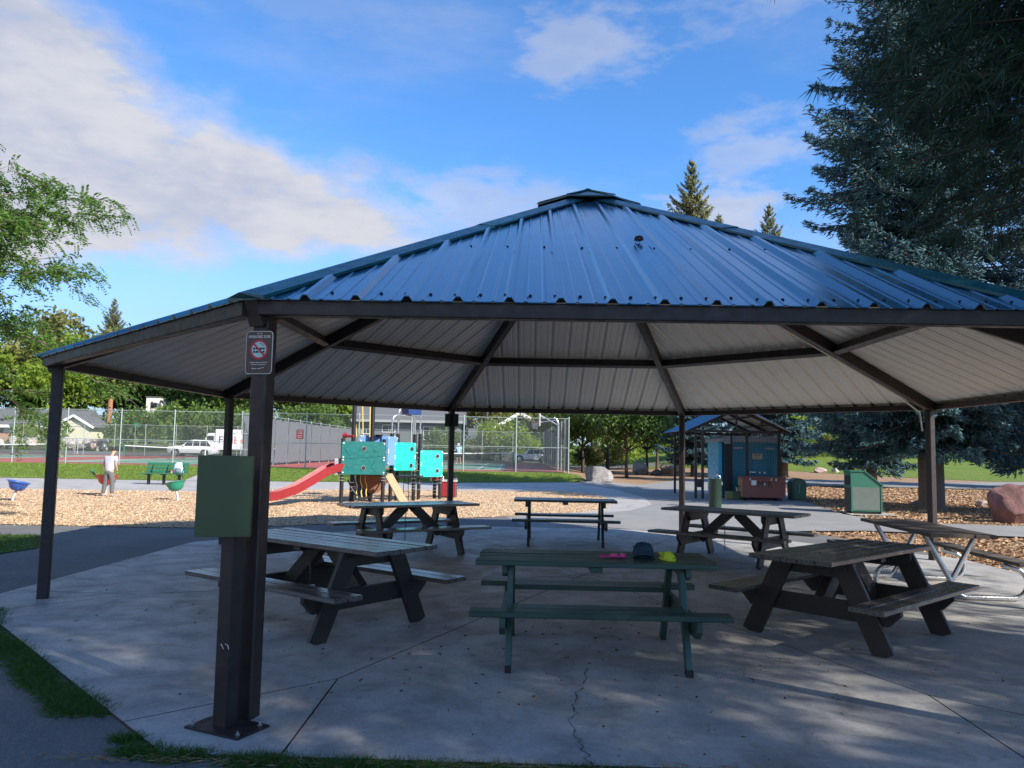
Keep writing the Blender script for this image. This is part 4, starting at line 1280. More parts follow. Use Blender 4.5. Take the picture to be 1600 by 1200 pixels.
panel(-4.80, 22.36, -3.62, 22.80, .84, 1.78, MT['pdark'], [(.0, .28), (0, -.30)], [(-.3, .24, .24, .26, .6), (.3, .26, .2, .12, .5), (.3, -.26, .25, .25, .9), (-.28, -.22, .25, .06, .5), (0, .02, 1.1, .012, .08)])
panel(-3.55, 23.82, -2.98, 24.5, .93, 1.78, MT['plight'], [(.30, .28), (.28, -.32)], [(.05, .16, .12, .22, -.5), (-.1, -.22, .2, .2, .7), (-.24, -.3, .18, .05, -.8), (-.2, .3, .16, .07, .3)], .02)
panel(-2.90, 25.15, -2.22, 25.62, .71, 1.56, MT['plight'], [(.25, .28), (.25, -.27)], [(-.15, .25, .2, .2, .6), (-.14, -.2, .26, .16, .2), (.0, 0, .5, .012, 0)])
panel(-3.66, 23.2, -3.50, 24.0, 1.1, 1.95, MT['pblue'], [], [], name='side_panel')
panel(-4.65, 24.2, -3.55, 24.35, 1.65, 1.98, MT['pblue'], [], [], name='back_panel')
panel(-2.62, 25.85, -2.2, 26.0, .58, .71, MT['slide'], [], [], name='step_panel')
panel(-4.72, 23.9, -4.25, 24.2, .12, .72, MT['dblue'], [], [], name='low_panel')
panel(-4.62, 24.3, -4.36, 24.4, 1.78, 1.96, MT['pdark'], [], [], name='rail_panel')
MB().box(PW(-4.2, 23.5, .84), (1.15, 1.3, .06)).build('deck', MT['black'], pl)
MB().box(PW(-3.2, 24.6, .74), (.9, .9, .06)).build('deck', MT['black'], pl)
# slide with raised lips
prof = [(-4.85, 22.55, .98), (-5.02, 22.38, .97), (-5.2, 22.22, .88), (-5.55, 21.95, .62), (-5.9, 21.65, .38), (-6.3, 21.4, .22), (-6.75, 21.2, .16), (-7.1, 21.1, .16), (-7.15, 21.08, .12)]
m = MB(); vs = []; fs = []
sec = [(-.26, .16), (-.23, .17), (-.20, .02), (.20, .02), (.23, .17), (.26, .16), (.22, -.06), (-.22, -.06)]
for i, p in enumerate(prof):
    a = Vector(prof[max(0, i - 1)]); b = Vector(prof[min(len(prof) - 1, i + 1)]); t = (b - a).normalized(); sdv = Vector((-t.y, t.x, 0)).normalized(); up = t.cross(sdv) * -1
    up = up if up.z > 0 else -up
    for sx, sz in sec: vs.append(PW(*p) + sdv * sx + up * sz)
n = len(sec)
for i in range(len(prof) - 1):
    for j in range(n): k = (j + 1) % n; fs.append((i * n + j, i * n + k, (i + 1) * n + k, (i + 1) * n + j))
fs += [tuple(range(n))[::-1], tuple(range((len(prof) - 1) * n, len(prof) * n))]
m.add(vs, fs); m.build('slide', MT['slide'], pl, 50)
m = MB(); m.tube([PW(-6.72, 21.1, -.05), PW(-6.72, 21.15, .14)], .03, 8); m.tube([PW(-6.6, 21.35, -.05), PW(-6.6, 21.3, .15)], .03, 8); m.build('slide_foot', MT['slide'], pl)
MB().box(PW(-4.92, 22.52, 1.06), (.08, .5, .46)).build('slide_hood', MT['grey_post'], pl)
# silver arches and blue peak
for (x0, y0), (x1, y1), zt_ in (((-3.5, 24.4), (-2.92, 25.3), 2.88), ((-3.62, 23.95), (-3.0, 24.6), 2.62)):
    p = [PW(x0, y0, 2.0), PW(x0, y0, zt_ - .22)]
    for i in range(5): a = R(180 - 22.5 * i * .9); p.append(PW(x0, y0, zt_ - .2).lerp(PW(x1, y1, zt_ - .2), .22 * (1 + math.cos(a))) + Vector((0, 0, .2 * math.sin(a))))
    for i in range(5): a = R(81 - 22.5 * i * .9); p.append(PW(x1, y1, zt_ - .2).lerp(PW(x0, y0, zt_ - .2), .22 * (1 - math.cos(a))) + Vector((0, 0, .2 * math.sin(a))))
    p += [PW(x1, y1, zt_ - .22), PW(x1, y1, 2.0)]
    MB().tube(p, .026, 8).build('arch', MT['silver'], pl, 50)
MB().tube([PW(-3.1, 25.0, .8), PW(-3.1, 25.0, 2.85)], .024, 8).build('fire_pole', MT['silver'], pl, 50)
m = MB().prism([(-.24, -.12), (.24, -.12), (.27, .06), (.05, .12), (-.27, .08)], .35, Matrix.Translation(PW(-3.25, 24.7, 2.78)) @ Matrix.Rotation(.8, 4, 'Z') @ XZ); m.build('peak_panel', MT['dblue'], pl)
MB().box(PW(-3.2, 24.75, 2.92), (.62, .4, .06), rz=.8).build('peak_cap', simple('blue_peak', (.02, .16, .5), .4), pl)
# rope fan above, rope ladder below
for i, (xt, xb) in enumerate(((-4.82, -4.68), (-4.55, -4.48), (-4.30, -4.28))):
    MB().tube([PW(xt + .0, 23.8, 3.4), PW(xb, 23.85, 1.93)], .018, 6).build('climbing_rope', MT['rope'], pl)
for i in range(3):
    x = -4.55 + i * .14
    MB().tube([PW(x, 23.3, .84), PW(x + .02, 23.2, .62), PW(x + .08, 23.18, .48), PW(x + .06, 23.15, .30), PW(x + .1, 23.12, .14)], .016, 6).build('rope_loop', MT['rope'], pl, 50)
m = MB(); n = 14; vs = []; fs = []
for i in range(n + 1):
    f = i / n; vs += [PW(-4.66 + 1.0 * f, 24.0, .84), PW(-4.66 + 1.0 * f, 23.95, .84 - .62 * math.sin(f * math.pi * .9 + .15) ** .7)]
    if i: b = 2 * i; fs.append((b - 2, b, b + 1, b - 1))
m.add(vs, fs); m.build('net_wall', MT['brownrope'], pl)
MB().tube([PW(-4.7 + i * .12, 22.9, .66 - .52 * math.sin(i / 8 * math.pi) ** .8) for i in range(9)], .022, 6).build('hanging_rope', MT['black'], pl, 50)
MB().beam(PW(-3.62, 23.4, .84), PW(-3.05, 22.9, .04), .32, .045, ch=.01).build('ramp', MT['plank'], pl)
m = MB()
for i in range(4):
    x = -3.25 + i * .13; m.tube([PW(x, 24.35 + i * .08, .9), PW(x - .02, 24.3 + i * .08, .45), PW(x + .02, 24.2 + i * .08, .02)], .012, 5)
for z in (.25, .5): m.tube([PW(-3.25, 24.3, z + .06), PW(-3.06, 24.4, z), PW(-2.86, 24.5, z + .06)], .012, 5)
m.build('rope_net', MT['black'], pl)
MB().tube([PW(-4.86, 22.9, 1.95), PW(-4.72, 22.85, 1.93), PW(-4.55, 22.8, 1.93)], [.085, .04, .035], 10).build('talk_tube', MT['slide'], pl, 40)
MB().lathe([(.02, 0), (.10, .03), (.13, .08)], PW(-4.05, 24.15, 1.93), 12).build('drum', MT['black'], pl, 40)
cb = MB().box(PW(-2.05, 26.5, .28), (.46, .4, .5), ch=.03); cb.build('step_box', MT['slide'], pl); MB().box(PW(-2.05, 26.5, .56), (.56, .45, .06)).build('box_lid', MT['grey_post'], pl)

# ================================================================ people
MT['skin'] = simple('skin', (.50, .28, .20), .5, .08, 12)
MT['hair'] = simple('dark_brown_hair', (.035, .02, .014), .5, .3, 30)


def skin_obj(name, chains, mat, parent, sub=2, loc=(0, 0, 0)):
    """one continuous surface grown round joints; chains: lists of (point, radius); equal points join"""
    key = {}; V = []; Rr = []; E = []
    for ch in chains:
        prev = None
        for p, r in ch:
            k = tuple(round(q, 4) for q in p)
            if k not in key: key[k] = len(V); V.append(p); Rr.append(r)
            i = key[k]
            if prev is not None and prev != i: E.append((prev, i))
            prev = i
    me = bpy.data.meshes.new(name); me.from_pydata(V, E, []); me.materials.append(mat)
    o = inst(name, me, parent, loc)
    sk = o.modifiers.new('skin', 'SKIN'); sk.use_smooth_shade = True
    for i, r in enumerate(Rr):
        rr = r if isinstance(r, tuple) else (r, r); me.skin_vertices[0].data[i].radius = rr
    me.skin_vertices[0].data[0].use_root = True
    sm = o.modifiers.new('sub', 'SUBSURF'); sm.levels = sub; sm.render_levels = sub
    return o


def hand(c, d, s, side):
    """palm and five fingers as chains from wrist point c along d"""
    c = Vector(c); d = Vector(d).normalized(); w = d.orthogonal().normalized()
    w = Vector((0, 1, 0)) - d * d.y; w.normalize()
    out = []; palm = c + d * .05 * s
    out.append([(tuple(c), .026 * s), (tuple(palm), .030 * s)])
    for i, (o, l) in enumerate(((-.026, .070), (-.009, .080), (.009, .076), (.026, .060))):
        k = palm + w * o * s + d * .03 * s; curl = Vector((-side, 0, 0)) * .02 * s
        out.append([(tuple(palm), .030 * s), (tuple(k), .010 * s), (tuple(k + d * l * .5 * s + curl * .3), .0085 * s), (tuple(k + d * l * s + curl), .007 * s)])
    th = c + d * .03 * s + w * -.035 * s
    out.append([(tuple(palm), .030 * s), (tuple(th), .011 * s), (tuple(th + d * .035 * s - w * .012 * s), .009 * s)])
    return out


def person(x, y, rz, s, label, shirt, trou, longleg, bow, armf, feet=.17, hairbun=True, armR=None, shoes=(.3, .3, .32)):
    z = T(x, y); o = empty('person', (x, y, z), rz, label, 'person')
    def q(a, b, c): return (a * s, b * s, c * s)
    hip = q(0, 0, .93); wa = q(0, .01, 1.08); ch = q(0, .02 + bow * .4, 1.30); nk = q(0, .03 + bow, 1.47); hd = q(0, .06 + bow * 1.9, 1.61)
    body = [[(hip, (.15 * s, .11 * s)), (wa, (.125 * s, .095 * s)), (ch, (.155 * s, .11 * s)), (nk, .055 * s), (q(0, .04 + bow * 1.3, 1.52), .05 * s), (hd, (.078 * s, .098 * s)), (q(0, .06 + bow * 2.1, 1.70), (.06 * s, .075 * s))]]
    legs = {}; arms = {}
    for sd_ in (-1, 1):
        hj = q(sd_ * .09, 0, .88); kn = q(sd_ * (.09 + (feet - .09) * .5), .02, .50); an = q(sd_ * feet, -.02, .085); toe = q(sd_ * (feet + .03), .13, .035)
        legs[sd_] = [(hip, (.15 * s, .11 * s)), (hj, .092 * s), (kn, .058 * s), (an, .042 * s)]
        body.append(legs[sd_] + [(q(sd_ * feet, -.035, .045), .04 * s), (toe, .03 * s)])
        sh = q(sd_ * .175, .02 + bow * .8, 1.40)
        if armR and sd_ == 1: el_, wr = q(*armR[0]), q(*armR[1])
        else: el_, wr = q(sd_ * .235, -.0 + armf * .3, 1.13), q(sd_ * .215, .06 + armf, .90)
        arms[sd_] = (sh, el_, wr)
        body.append([(ch, (.155 * s, .11 * s)), (sh, .058 * s), (el_, .040 * s), (wr, .028 * s)])
        d = Vector(wr) - Vector(el_); body += hand(wr, d, s, sd_)
    skin_obj('body', body, MT['skin'], o, 2)
    # nose, ears, eyes
    hv = Vector(hd)
    f = MB(); f.tube([hv + Vector((0, .085 * s, .0)), hv + Vector((0, .118 * s, -.018 * s))], [.012 * s, .016 * s], 6)
    for sd_ in (-1, 1): f.lathe([(.010 * s, 0), (.024 * s, .006 * s), (.012 * s, .016 * s)], hv + Vector((sd_ * .078 * s, 0, -.005 * s)), 8, Matrix.Rotation(sd_ * math.pi / 2, 3, 'Y'))
    f.build('face_features', MT['skin'], o, 50)
    f = MB()
    for sd_ in (-1, 1): f.lathe([(.011 * s, 0), (.004 * s, .006 * s)], hv + Vector((sd_ * .032 * s, .092 * s, .012 * s)), 8, Matrix.Rotation(-math.pi / 2, 3, 'X'))
    f.beam(hv + Vector((-.022 * s, .090 * s, -.052 * s)), hv + Vector((.022 * s, .090 * s, -.052 * s)), .008 * s, .008 * s); f.build('eyes_and_mouth', MT['hair'], o)
    # clothes
    sc_ = 1.14
    cl = [[(q(0, 0, .83), (.188 * s, .150 * s)), (wa, (.172 * s, .142 * s)), (ch, (.200 * s, .155 * s)), (q(0, .02 + bow * .8, 1.43), (.105 * s, .095 * s))]]
    for sd_ in (-1, 1):
        sh, el_, wr = arms[sd_]; mid = tuple(Vector(sh).lerp(Vector(el_), .62))
        cl.append([(ch, (.200 * s, .155 * s)), (sh, .092 * s), (mid, .076 * s)])
    skin_obj('shirt', cl, shirt, o, 2)
    tr = [[(q(0, 0, 1.0), (.165 * s, .130 * s)), (q(0, 0, .92), (.182 * s, .145 * s))]]
    for sd_ in (-1, 1):
        lg = legs[sd_]; ps_ = [(q(0, 0, .92), (.182 * s, .145 * s)), (lg[1][0], .125 * s)]
        if longleg: ps_ += [(lg[2][0], .092 * s), (tuple(Vector(lg[2][0]).lerp(Vector(lg[3][0]), .99)), .070 * s)]
        else: ps_ += [(tuple(Vector(lg[1][0]).lerp(Vector(lg[2][0]), .85)), .088 * s)]
        tr.append(ps_)
    skin_obj('trousers', tr, trou, o, 2)
    sm = simple('shoe_cloth', shoes, .7)
    for sd_ in (-1, 1): skin_obj('shoe', [[(q(sd_ * feet, -.05, .055), (.050 * s, .05 * s)), (q(sd_ * (feet + .012), .04, .05), (.05 * s, .045 * s)), (q(sd_ * (feet + .03), .14, .035), (.042 * s, .03 * s))]], sm, o, 2)
    if hairbun:
        h = [[(tuple(hv + Vector((0, -.02 * s, -.02 * s))), (.088 * s, .09 * s)), (tuple(hv + Vector((0, -.012 * s, .055 * s))), (.086 * s, .10 * s)), (tuple(hv + Vector((0, -.0, .10 * s))), (.05 * s, .06 * s))],
             [(tuple(hv + Vector((0, -.012 * s, .055 * s))), (.086 * s, .10 * s)), (tuple(hv + Vector((0, -.05 * s, .13 * s))), .045 * s), (tuple(hv + Vector((0, -.06 * s, .165 * s))), .03 * s)]]
        skin_obj('hair', h, MT['hair'], o, 2)
    else:
        skin_obj('cap', [[(tuple(hv + Vector((0, 0, .045 * s))), (.092 * s, .105 * s)), (tuple(hv + Vector((0, 0, .1 * s))), (.06 * s, .07 * s))], [(tuple(hv + Vector((0, 0, .045 * s))), (.092 * s, .105 * s)), (tuple(hv + Vector((0, .15 * s, .04 * s))), (.07 * s, .012 * s))]], MT['white'], o, 2)
    return o


MT['lavender'] = simple('pale_lavender_cotton', (.45, .435, .53), .85, .06, 10, bump=.1)
MT['greytr'] = simple('grey_sweatpants', (.115, .12, .125), .85, .12, 10, bump=.1)
MT['lblue'] = simple('light_blue_cotton', (.38, .58, .80), .85, .06, 10)
MT['navy'] = simple('black_shorts', (.02, .022, .03), .8, .1, 10)
person(-12.05, 23.75, R(-6), .83, 'person seen from behind in pale tee and grey trousers, standing at a red spring seat', MT['lavender'], MT['greytr'], True, .085, .10, .17)
p2 = person(-4.35, 66.0, R(175), 1.0, 'person in light blue shirt, dark shorts and white cap on the far tennis court', MT['lblue'], MT['navy'], False, .02, .1, .16, False, ((-.0 + .30, .05, 1.15), (.42, .22, 1.12)), (.7, .7, .7))
rk = empty('tennis_racket', (-4.80, 65.7, T(-4, 66) + 1.12), 0, 'purple racket held by the player in light blue', 'racket')
MB().tube([(0, 0, 0), (-.16, -.02, .03)], .016, 6).build('handle', MT['black'], rk)
MB().tube([(-.29 + .14 * math.cos(a), -.02, .05 + .11 * math.sin(a)) for a in (2 * math.pi * i / 16 for i in range(17))], .014, 6, cap=False).build('head_frame', simple('purple_frame', (.25, .15, .45), .4), rk, 50)
V = [(-.29 + .13 * math.cos(2 * math.pi * i / 16), -.02, .05 + .10 * math.sin(2 * math.pi * i / 16)) for i in range(16)]
me = bpy.data.meshes.new('strings'); me.from_pydata(V, [], [tuple(range(16))]); me.materials.append(simple('pale_purple_strings', (.42, .36, .6), .6)); inst('strings', me, rk)

# ================================================================ toilet enclosure at right
MT['potty'] = simple('teal_blue_toilet_plastic', (.004, .18, .28), .35, .12, 3)
MT['potty_lit'] = simple('lit_blue_toilet_side', (.02, .36, .58), .3, .1, 3)  # lighter copy of the cabin blue; light on this side is in the colour
MT['potty_grey'] = simple('grey_toilet_roof', (.30, .33, .36), .5, .08, 5)
pt = empty('portable_toilet', (8.86, 30.4, 0), 0, 'large teal blue portable toilet inside the wire fronted shelter', 'portable toilet'); pt.scale = (.88, 1, 1)
MB().box((0.15, 0, 1.06), (2.30, 2.1, 2.02)).build('cabin', MT['potty'], pt)
MB().box((-1.17, -.15, 1.1), (.16, 1.6, 1.96), ch=.03).build('side_wall', MT['potty_lit'], pt)
MB().prism([(-1.25, 0), (1.36, 0), (1.36, .12), (1.1, .22), (-.9, .22), (-1.25, .12)], 2.2, Matrix.Translation((0, 1.1, 2.075)) @ XZ).build('roof', MT['potty_grey'], pt)
MB().box((-.86, -1.09, 1.30), (.30, .07, 2.05)).build('door_gap_shade', MT['dark'], pt)  # near-black strip standing in for the shade of the door gap
MB().box((-.93, -1.12, 2.15), (.24, .16, .30), ch=.03).build('vent_box', MT['potty_grey'], pt)
for x0, x1, z0, z1 in ((-.62, .10, .2, .78), (.16, 1.26, .2, .78), (-.62, .10, .84, 1.78), (.16, 1.26, .84, 1.78)):
    m = MB(); m.prism(rrect(x1 - x0, z1 - z0, .04, 2), .02, Matrix.Translation(((x0 + x1) / 2, -1.052, (z0 + z1) / 2)) @ XZ); m.build('wall_rib_panel', MT['potty'], pt)
for x in (-.45, .88): MB().box((x, -1.082, 1.86), (.38, .02, .07)).build('louvre', MT['potty_grey'], pt)
nt = MB().box((.36, -1.085, 1.56), (.42, .015, .20)).build('notice', simple('yellow_notice', (.62, .55, .28), .6), pt)
m = MB()
for i, z in enumerate((1.63, 1.585, 1.54, 1.50)): m.box((.36, -1.094, z), (.32 - .04 * (i % 2), .003, .014))
m.build('notice_lines', MT['dark'], nt)
m = MB(); m.beam((.0, -1.11, .98), (.28, -1.11, .98), .03, .035); m.build('pull_handle', MT['silver'], pt)
for x in (.45, .66): MB().lathe([(.03, 0), (.03, .02)], (x, -1.08, .96), 8, Matrix.Rotation(math.pi / 2, 3, 'X')).build('lock_knob', MT['silver'], pt)
MB().box((0.15, 0, .03), (2.4, 2.2, .06)).build('skid', MT['dark'], pt)

sh = empty('toilet_shelter', (8.4, 30.6, 0), 0, 'small open gable shelter with teal roof and wire mesh front around the toilet', 'shelter')
for x in (-1.63, -1.38, .25, 1.42):
    MB().beam((x, -1.75, -.05), (x, -1.75, 2.42), .085, .085, up=(0, 1, 0)).build('post', MT['steel'], sh)
for x in (-1.63, 1.42): MB().beam((x, 1.9, -.05), (x, 1.9, 2.42), .085, .085, up=(0, 1, 0)).build('post', MT['steel'], sh)
for y in (-1.75, 1.9): MB().beam((-1.72, y, 2.45), (1.5, y, 2.45), .08, .09).build('tie_beam', MT['steel'], sh)
MB().beam((-1.62, -1.75, .55), (-1.40, -1.75, .55), .03, .3).build('kick_panel', MT['steel'], sh)
for x in (-1.72, 1.5): MB().beam((x, -2.0, 2.48), (x, 2.1, 2.48), .08, .09).build('eave_beam', MT['steel'], sh)
RZ, RX = 3.35, -.13
for sgn, xe in ((-1, -2.04), (1, 1.78)):
    m = MB(); n = 16; y0, y1 = -2.2, 2.3; vs = []
    for i in range(n * 4 + 1):
        y = y0 + (y1 - y0) * i / (n * 4); h = (.03 if i % 4 == 1 else 0)
        m.v  # noqa
        vs += [(xe, y, 2.46 + h), (RX, y, RZ + h), (xe, y, 2.452 + h), (RX, y, RZ - .008 + h)]
    fs = []
    for i in range(n * 4):
        b = 4 * i
        m.add([vs[b], vs[b + 4], vs[b + 5], vs[b + 1]], [(0, 1, 2, 3)], 0); m.add([vs[b + 2], vs[b + 3], vs[b + 7], vs[b + 6]], [(0, 1, 2, 3)], 1)
        m.add([vs[b], vs[b + 2], vs[b + 6], vs[b + 4]], [(0, 1, 2, 3)], 0)
    m.build('roof_slope', [MT['roof'], MT['under']], sh)
    for y in (-1.9, 0, 1.9): MB().beam((xe * .97, y, 2.42), (RX, y, RZ - .08), .06, .10).build('rafter', MT['steel'], sh)
    for f in (.35, .7): MB().beam((xe + (RX - xe) * f, -2.1, 2.42 + (RZ - 2.5) * f), (xe + (RX - xe) * f, 2.2, 2.42 + (RZ - 2.5) * f), .05, .05).build('roof_purlin', MT['steel'], sh)
inst('wire_front', np_mesh('wire_front', [(-.70, 0, .1), (1.42, 0, .1), (1.42, 0, 2.40), (-.70, 0, 2.40)], [(0, 1, 2, 3)], MT['bmesh']), sh, (0, -1.76, 0))
MB().beam((-.13, -1.74, 2.45), (-.13, -1.74, 3.2), .06, .06, up=(0, 1, 0)).build('king_post', MT['steel'], sh)
for x in (1.0,): MB().beam((x - .2, -1.74, 2.45), (x - .2, -1.74, 2.85), .05, .05, up=(0, 1, 0)).build('king_post', MT['steel'], sh)

# salmon job box
MT['boxred'] = simple('faded_salmon_paint', (.26, .085, .062), .55, .18, 4, dirt=.35)
MT['boxside'] = simple('tan_primer', (.34, .22, .12), .6, .15, 4)
jb = empty('job_box', (9.08, 28.55, 0), R(-2), 'salmon red steel job box lettered MPR in front of the portable toilet', 'tool box')
MB().box((0, 0, .43), (1.52, .62, .68), ch=.01).build('body', MT['boxred'], jb)
MB().box((0, 0, .80), (1.56, .66, .07), ch=.015).build('lid', MT['boxred'], jb)
MB().box((-.772, 0, .43), (.02, .60, .64)).build('end_plate', MT['boxside'], jb)
for x in (-.55, .55): MB().box((x, 0, .045), (.14, .56, .09)).build('runner', MT['dark'], jb)
st = MB().box((-.36, -.312, .62), (.17, .006, .17)).build('sticker', MT['white'], jb)
text('lettering', 'MPR', .30, MT['dark'], jb, (.03, -.3125, .56), .002, sx=.92)
text('lettering', 'P', .16, MT['white'], jb, (.03, -.3165, .56), .001)
for x in (-.5, .25, .42): MB().box((x, -.335, .74), (.05, .02, .08)).build('hasp', MT['galv'], jb)
MB().tube([(-.785, -.2, .5), (-.83, -.12, .46), (-.83, .12, .46), (-.785, .2, .5)], .014, 6).build('end_handle', MT['black'], jb)
# rounded green bin beside it
rb = empty('round_top_bin', (10.62, 29.3, 0), 0, 'small dark green round topped bin at the right of the job box', 'bin')
sec_ = [(-.25, 0), (.25, 0), (.27, .55)] + [(.27 * math.cos(a), .55 + .24 * math.sin(a)) for a in (math.pi * i / 10 for i in range(1, 10))] + [(-.27, .55)]
MB().prism(sec_, .5, Matrix.Translation((0, .25, 0)) @ XZ).build('body', MT['greenbox'], rb, 40)
MB().prism([(x * .8, z * .9 + .04) for x, z in sec_], .02, Matrix.Translation((0, -.25, 0)) @ XZ).build('front_flap', MT['binpanel'], rb, 40)
m = MB(); m.tube([(-.12, -.275, .62), (-.02, -.28, .52), (.0, -.28, .2)], .012, 5); m.tube([(.04, -.275, .6), (-.02, -.28, .5)], .012, 5); m.build('scratches', MT['grey_post'], rb)
# green cylinder drinking post, and small tap stand
cy = empty('drinking_fountain', (6.30, 24.3, 0), 0, 'dark green cylindrical drinking fountain with a small spout, in front of the shelter', 'drinking fountain')
MB().lathe([(.19, -.02), (.19, .80), (.20, .82), (.20, .86), (.15, .87), (.13, .83), (.02, .82)], n=20).build('pedestal', simple('dark_green_enamel', (.012, .032, .020), .35, .2, 6), cy, 40)
MB().tube([(.15, 0, .84), (.15, 0, .93), (.08, 0, .97), (.02, 0, .95)], .022, 8).build('spout', MT['silver'], cy, 50)
MB().box((.205, 0, .72), (.03, .07, .10)).build('push_button', MT['silver'], cy)
tp = empty('tap_stand', (8.02, 28.6, 0), 0, 'low olive and dark green water tap block on the ground before the toilet', 'tap')
MB().box((-.10, 0, .14), (.24, .22, .30), ch=.03).build('tan_block', simple('olive_block', (.16, .17, .06), .6), tp)
MB().box((.16, 0, .14), (.26, .26, .32), ch=.03).build('green_block', MT['greenbox'], tp)
MB().tube([(.18, 0, .3), (.18, 0, .42), (.12, 0, .44)], .02, 8).build('tap', MT['silver'], tp)

# ---------------------------------------------------------------- slant-top litter bin
bn = empty('litter_bin', (10.28, 23.05, 0), R(-10), 'green slant top litter bin standing on the bark mulch before the spruces', 'litter bin')
pr = [(-.42, .06), (.42, .06), (.42, .80), (-.05, 1.18), (-.42, 1.18)]
m = MB().prism(pr, .80, Matrix.Translation((0, .40, 0)) @ XZ); m.build('body', MT['binpanel'], bn)
MB().beam((.45, 0, .80), (-.06, 0, 1.215), .86, .03).build('slant_lid', MT['binpanel'], bn)
MB().box((-.245, 0, 1.20), (.41, .86, .03)).build('top', MT['binpanel'], bn)
MB().box((-.426, 0, .93), (.012, .62, .26)).build('opening', MT['dark'], bn)
MB().box((-.424, 0, .40), (.012, .70, .62)).build('side_panel', simple('shaded_bin_side', (.05, .04, .035), .6), bn)  # dark brown puts the shade of the bin's left side into colour
MB().box((-.02, -.405, .42), (.74, .012, .64)).build('door', simple('galvanised_bin_door', (.13, .16, .14), .45, .2, 5), bn)
MB().box((0, 0, .03), (.80, .76, .06)).build('plinth', MT['dark'], bn)
for x in (-.40, .40): MB().beam((x, -.405, .05), (x, -.405, .80), .04, .02, up=(0, 1, 0)).build('corner_trim', MT['binpanel'], bn)
o = sheet('bin_pad', [(9.6, 22.3), (10.95, 22.15), (11.05, 23.7), (9.8, 23.8)], -.012, MT['walk'])

# ---------------------------------------------------------------- boulders
def boulder(x, y, w, d, h, seed, mat, label, rz=0, group='boulders set in the bark mulch', sink=.12):
    g = np.random.default_rng(seed); bm = bmesh.new(); bmesh.ops.create_icosphere(bm, subdivisions=4, radius=1)
    P = np.array([v.co for v in bm.verts])
    for i in range(24):                                     # flat broken faces
        n = unit(g.normal(size=3)); dd = g.uniform(.52, .88); k = P @ n; P -= np.outer(np.maximum(k - dd, 0), n) * .92
    from mathutils import noise as mn
    for i, p in enumerate(P):
        v = Vector(p); P[i] = p * (1 + .09 * mn.noise(v * 2.2 + Vector((seed, 0, 0))) + .045 * mn.noise(v * 6 + Vector((0, seed, 0))) + .02 * mn.noise(v * 15))
    for v, p in zip(bm.verts, P): v.co = (p[0] * w / 2, p[1] * d / 2, p[2] * h * .62 + h * .38)
    me = bpy.data.meshes.new('boulder'); bm.to_mesh(me); bm.free(); me.materials.append(mat)
    me.polygons.foreach_set('use_smooth', [True] * len(me.polygons)); me.set_sharp_from_angle(angle=R(28))
    o = inst('boulder', me, None, (x, y, T(x, y) - sink), (0, 0, rz)); return tag(o, label, 'boulder', group)


def mk_rock(name, a, b, c):
    m = M(name); f = m.noise(1.6, 7, .65, dist=.8); v = m.rng(m.noise(5, 6, .7), .45, .62)
    col = m.mix(m.rng(f, .3, .7), a, b); col = m.mix(m.math('MULTIPLY', v, .7), col, c)
    m.col(col); m.rough(.85); m.bump(m.math('ADD', f, m.noise(14, 5, .7)), .6, .03); return m.m


RG = mk_rock('grey_rock', (.19, .18, .175), (.33, .31, .295), (.08, .075, .075)); RW = mk_rock('pale_rock', (.42, .40, .35), (.55, .53, .48), (.30, .28, .24))
RP = mk_rock('pink_rock', (.46, .34, .30), (.56, .44, .40), (.34, .24, .22)); RR = mk_rock('maroon_rock', (.20, .095, .085), (.31, .16, .14), (.12, .06, .055)); RD = mk_rock('dark_rock', (.09, .085, .085), (.15, .14, .14), (.22, .21, .2))
boulder(4.35, 38.6, 1.95, 1.4, .95, 3, RG, 'large grey streaked boulder at the right corner of the grass strip')
boulder(10.1, 61.6, 1.8, 1.4, 1.05, 5, RW, 'pale cream boulder behind the thin tree')
boulder(12.9, 63.4, 2.1, 1.6, 1.0, 8, RP, 'pinkish boulder just left of the back right pavilion post')
boulder(11.0, 59.2, 1.3, 1.0, .65, 11, RD, 'dark low rock between the cream and pink boulders')
boulder(26.9, 68.3, 1.25, 1, .62, 14, RP, 'small sandy rock at the edge of the far lawn, left one of two')
boulder(28.5, 69.2, .9, .8, .48, 17, RW, 'small pale rock at the edge of the far lawn, right one of two')
boulder(13.25, 20.9, 1.35, 1.3, 1.15, 22, RR, 'big maroon boulder in the mulch at the right edge')
boulder(16.9, 28.2, .60, .5, .36, 24, RP, 'small tan rock behind the maroon boulder, left of two')
boulder(17.7, 28.6, .72, .6, .42, 27, RP, 'small sandy rock right behind the maroon boulder')
boulder(9.95, 24.9, .30, .28, .16, 31, RP, 'little pink stone beside the litter bin')
boulder(4.6, 43.9, .8, .7, .5, 33, RD, 'dark low stump-like rock behind the grey streaked boulder')
boulder(14.3, 27.8, .9, .5, .3, 39, RG, 'low grey rock at the foot of the tall blue spruce')

# ================================================================ vehicles in the street
MT['carwhite'] = simple('white_car_paint', (.75, .76, .77), .22, .02, 2)


def loft(rows, name, mat, par, smooth=50):
    n = len(rows[0]); vs = [v for r in rows for v in r]; fs = []
    for i in range(len(rows) - 1):
        for j in range(n): k = (j + 1) % n; fs.append((i * n + j, i * n + k, (i + 1) * n + k, (i + 1) * n + j))
    fs += [tuple(range(n))[::-1], tuple(range((len(rows) - 1) * n, len(rows) * n))]
    return MB().add(vs, fs).build(name, mat, par, smooth)


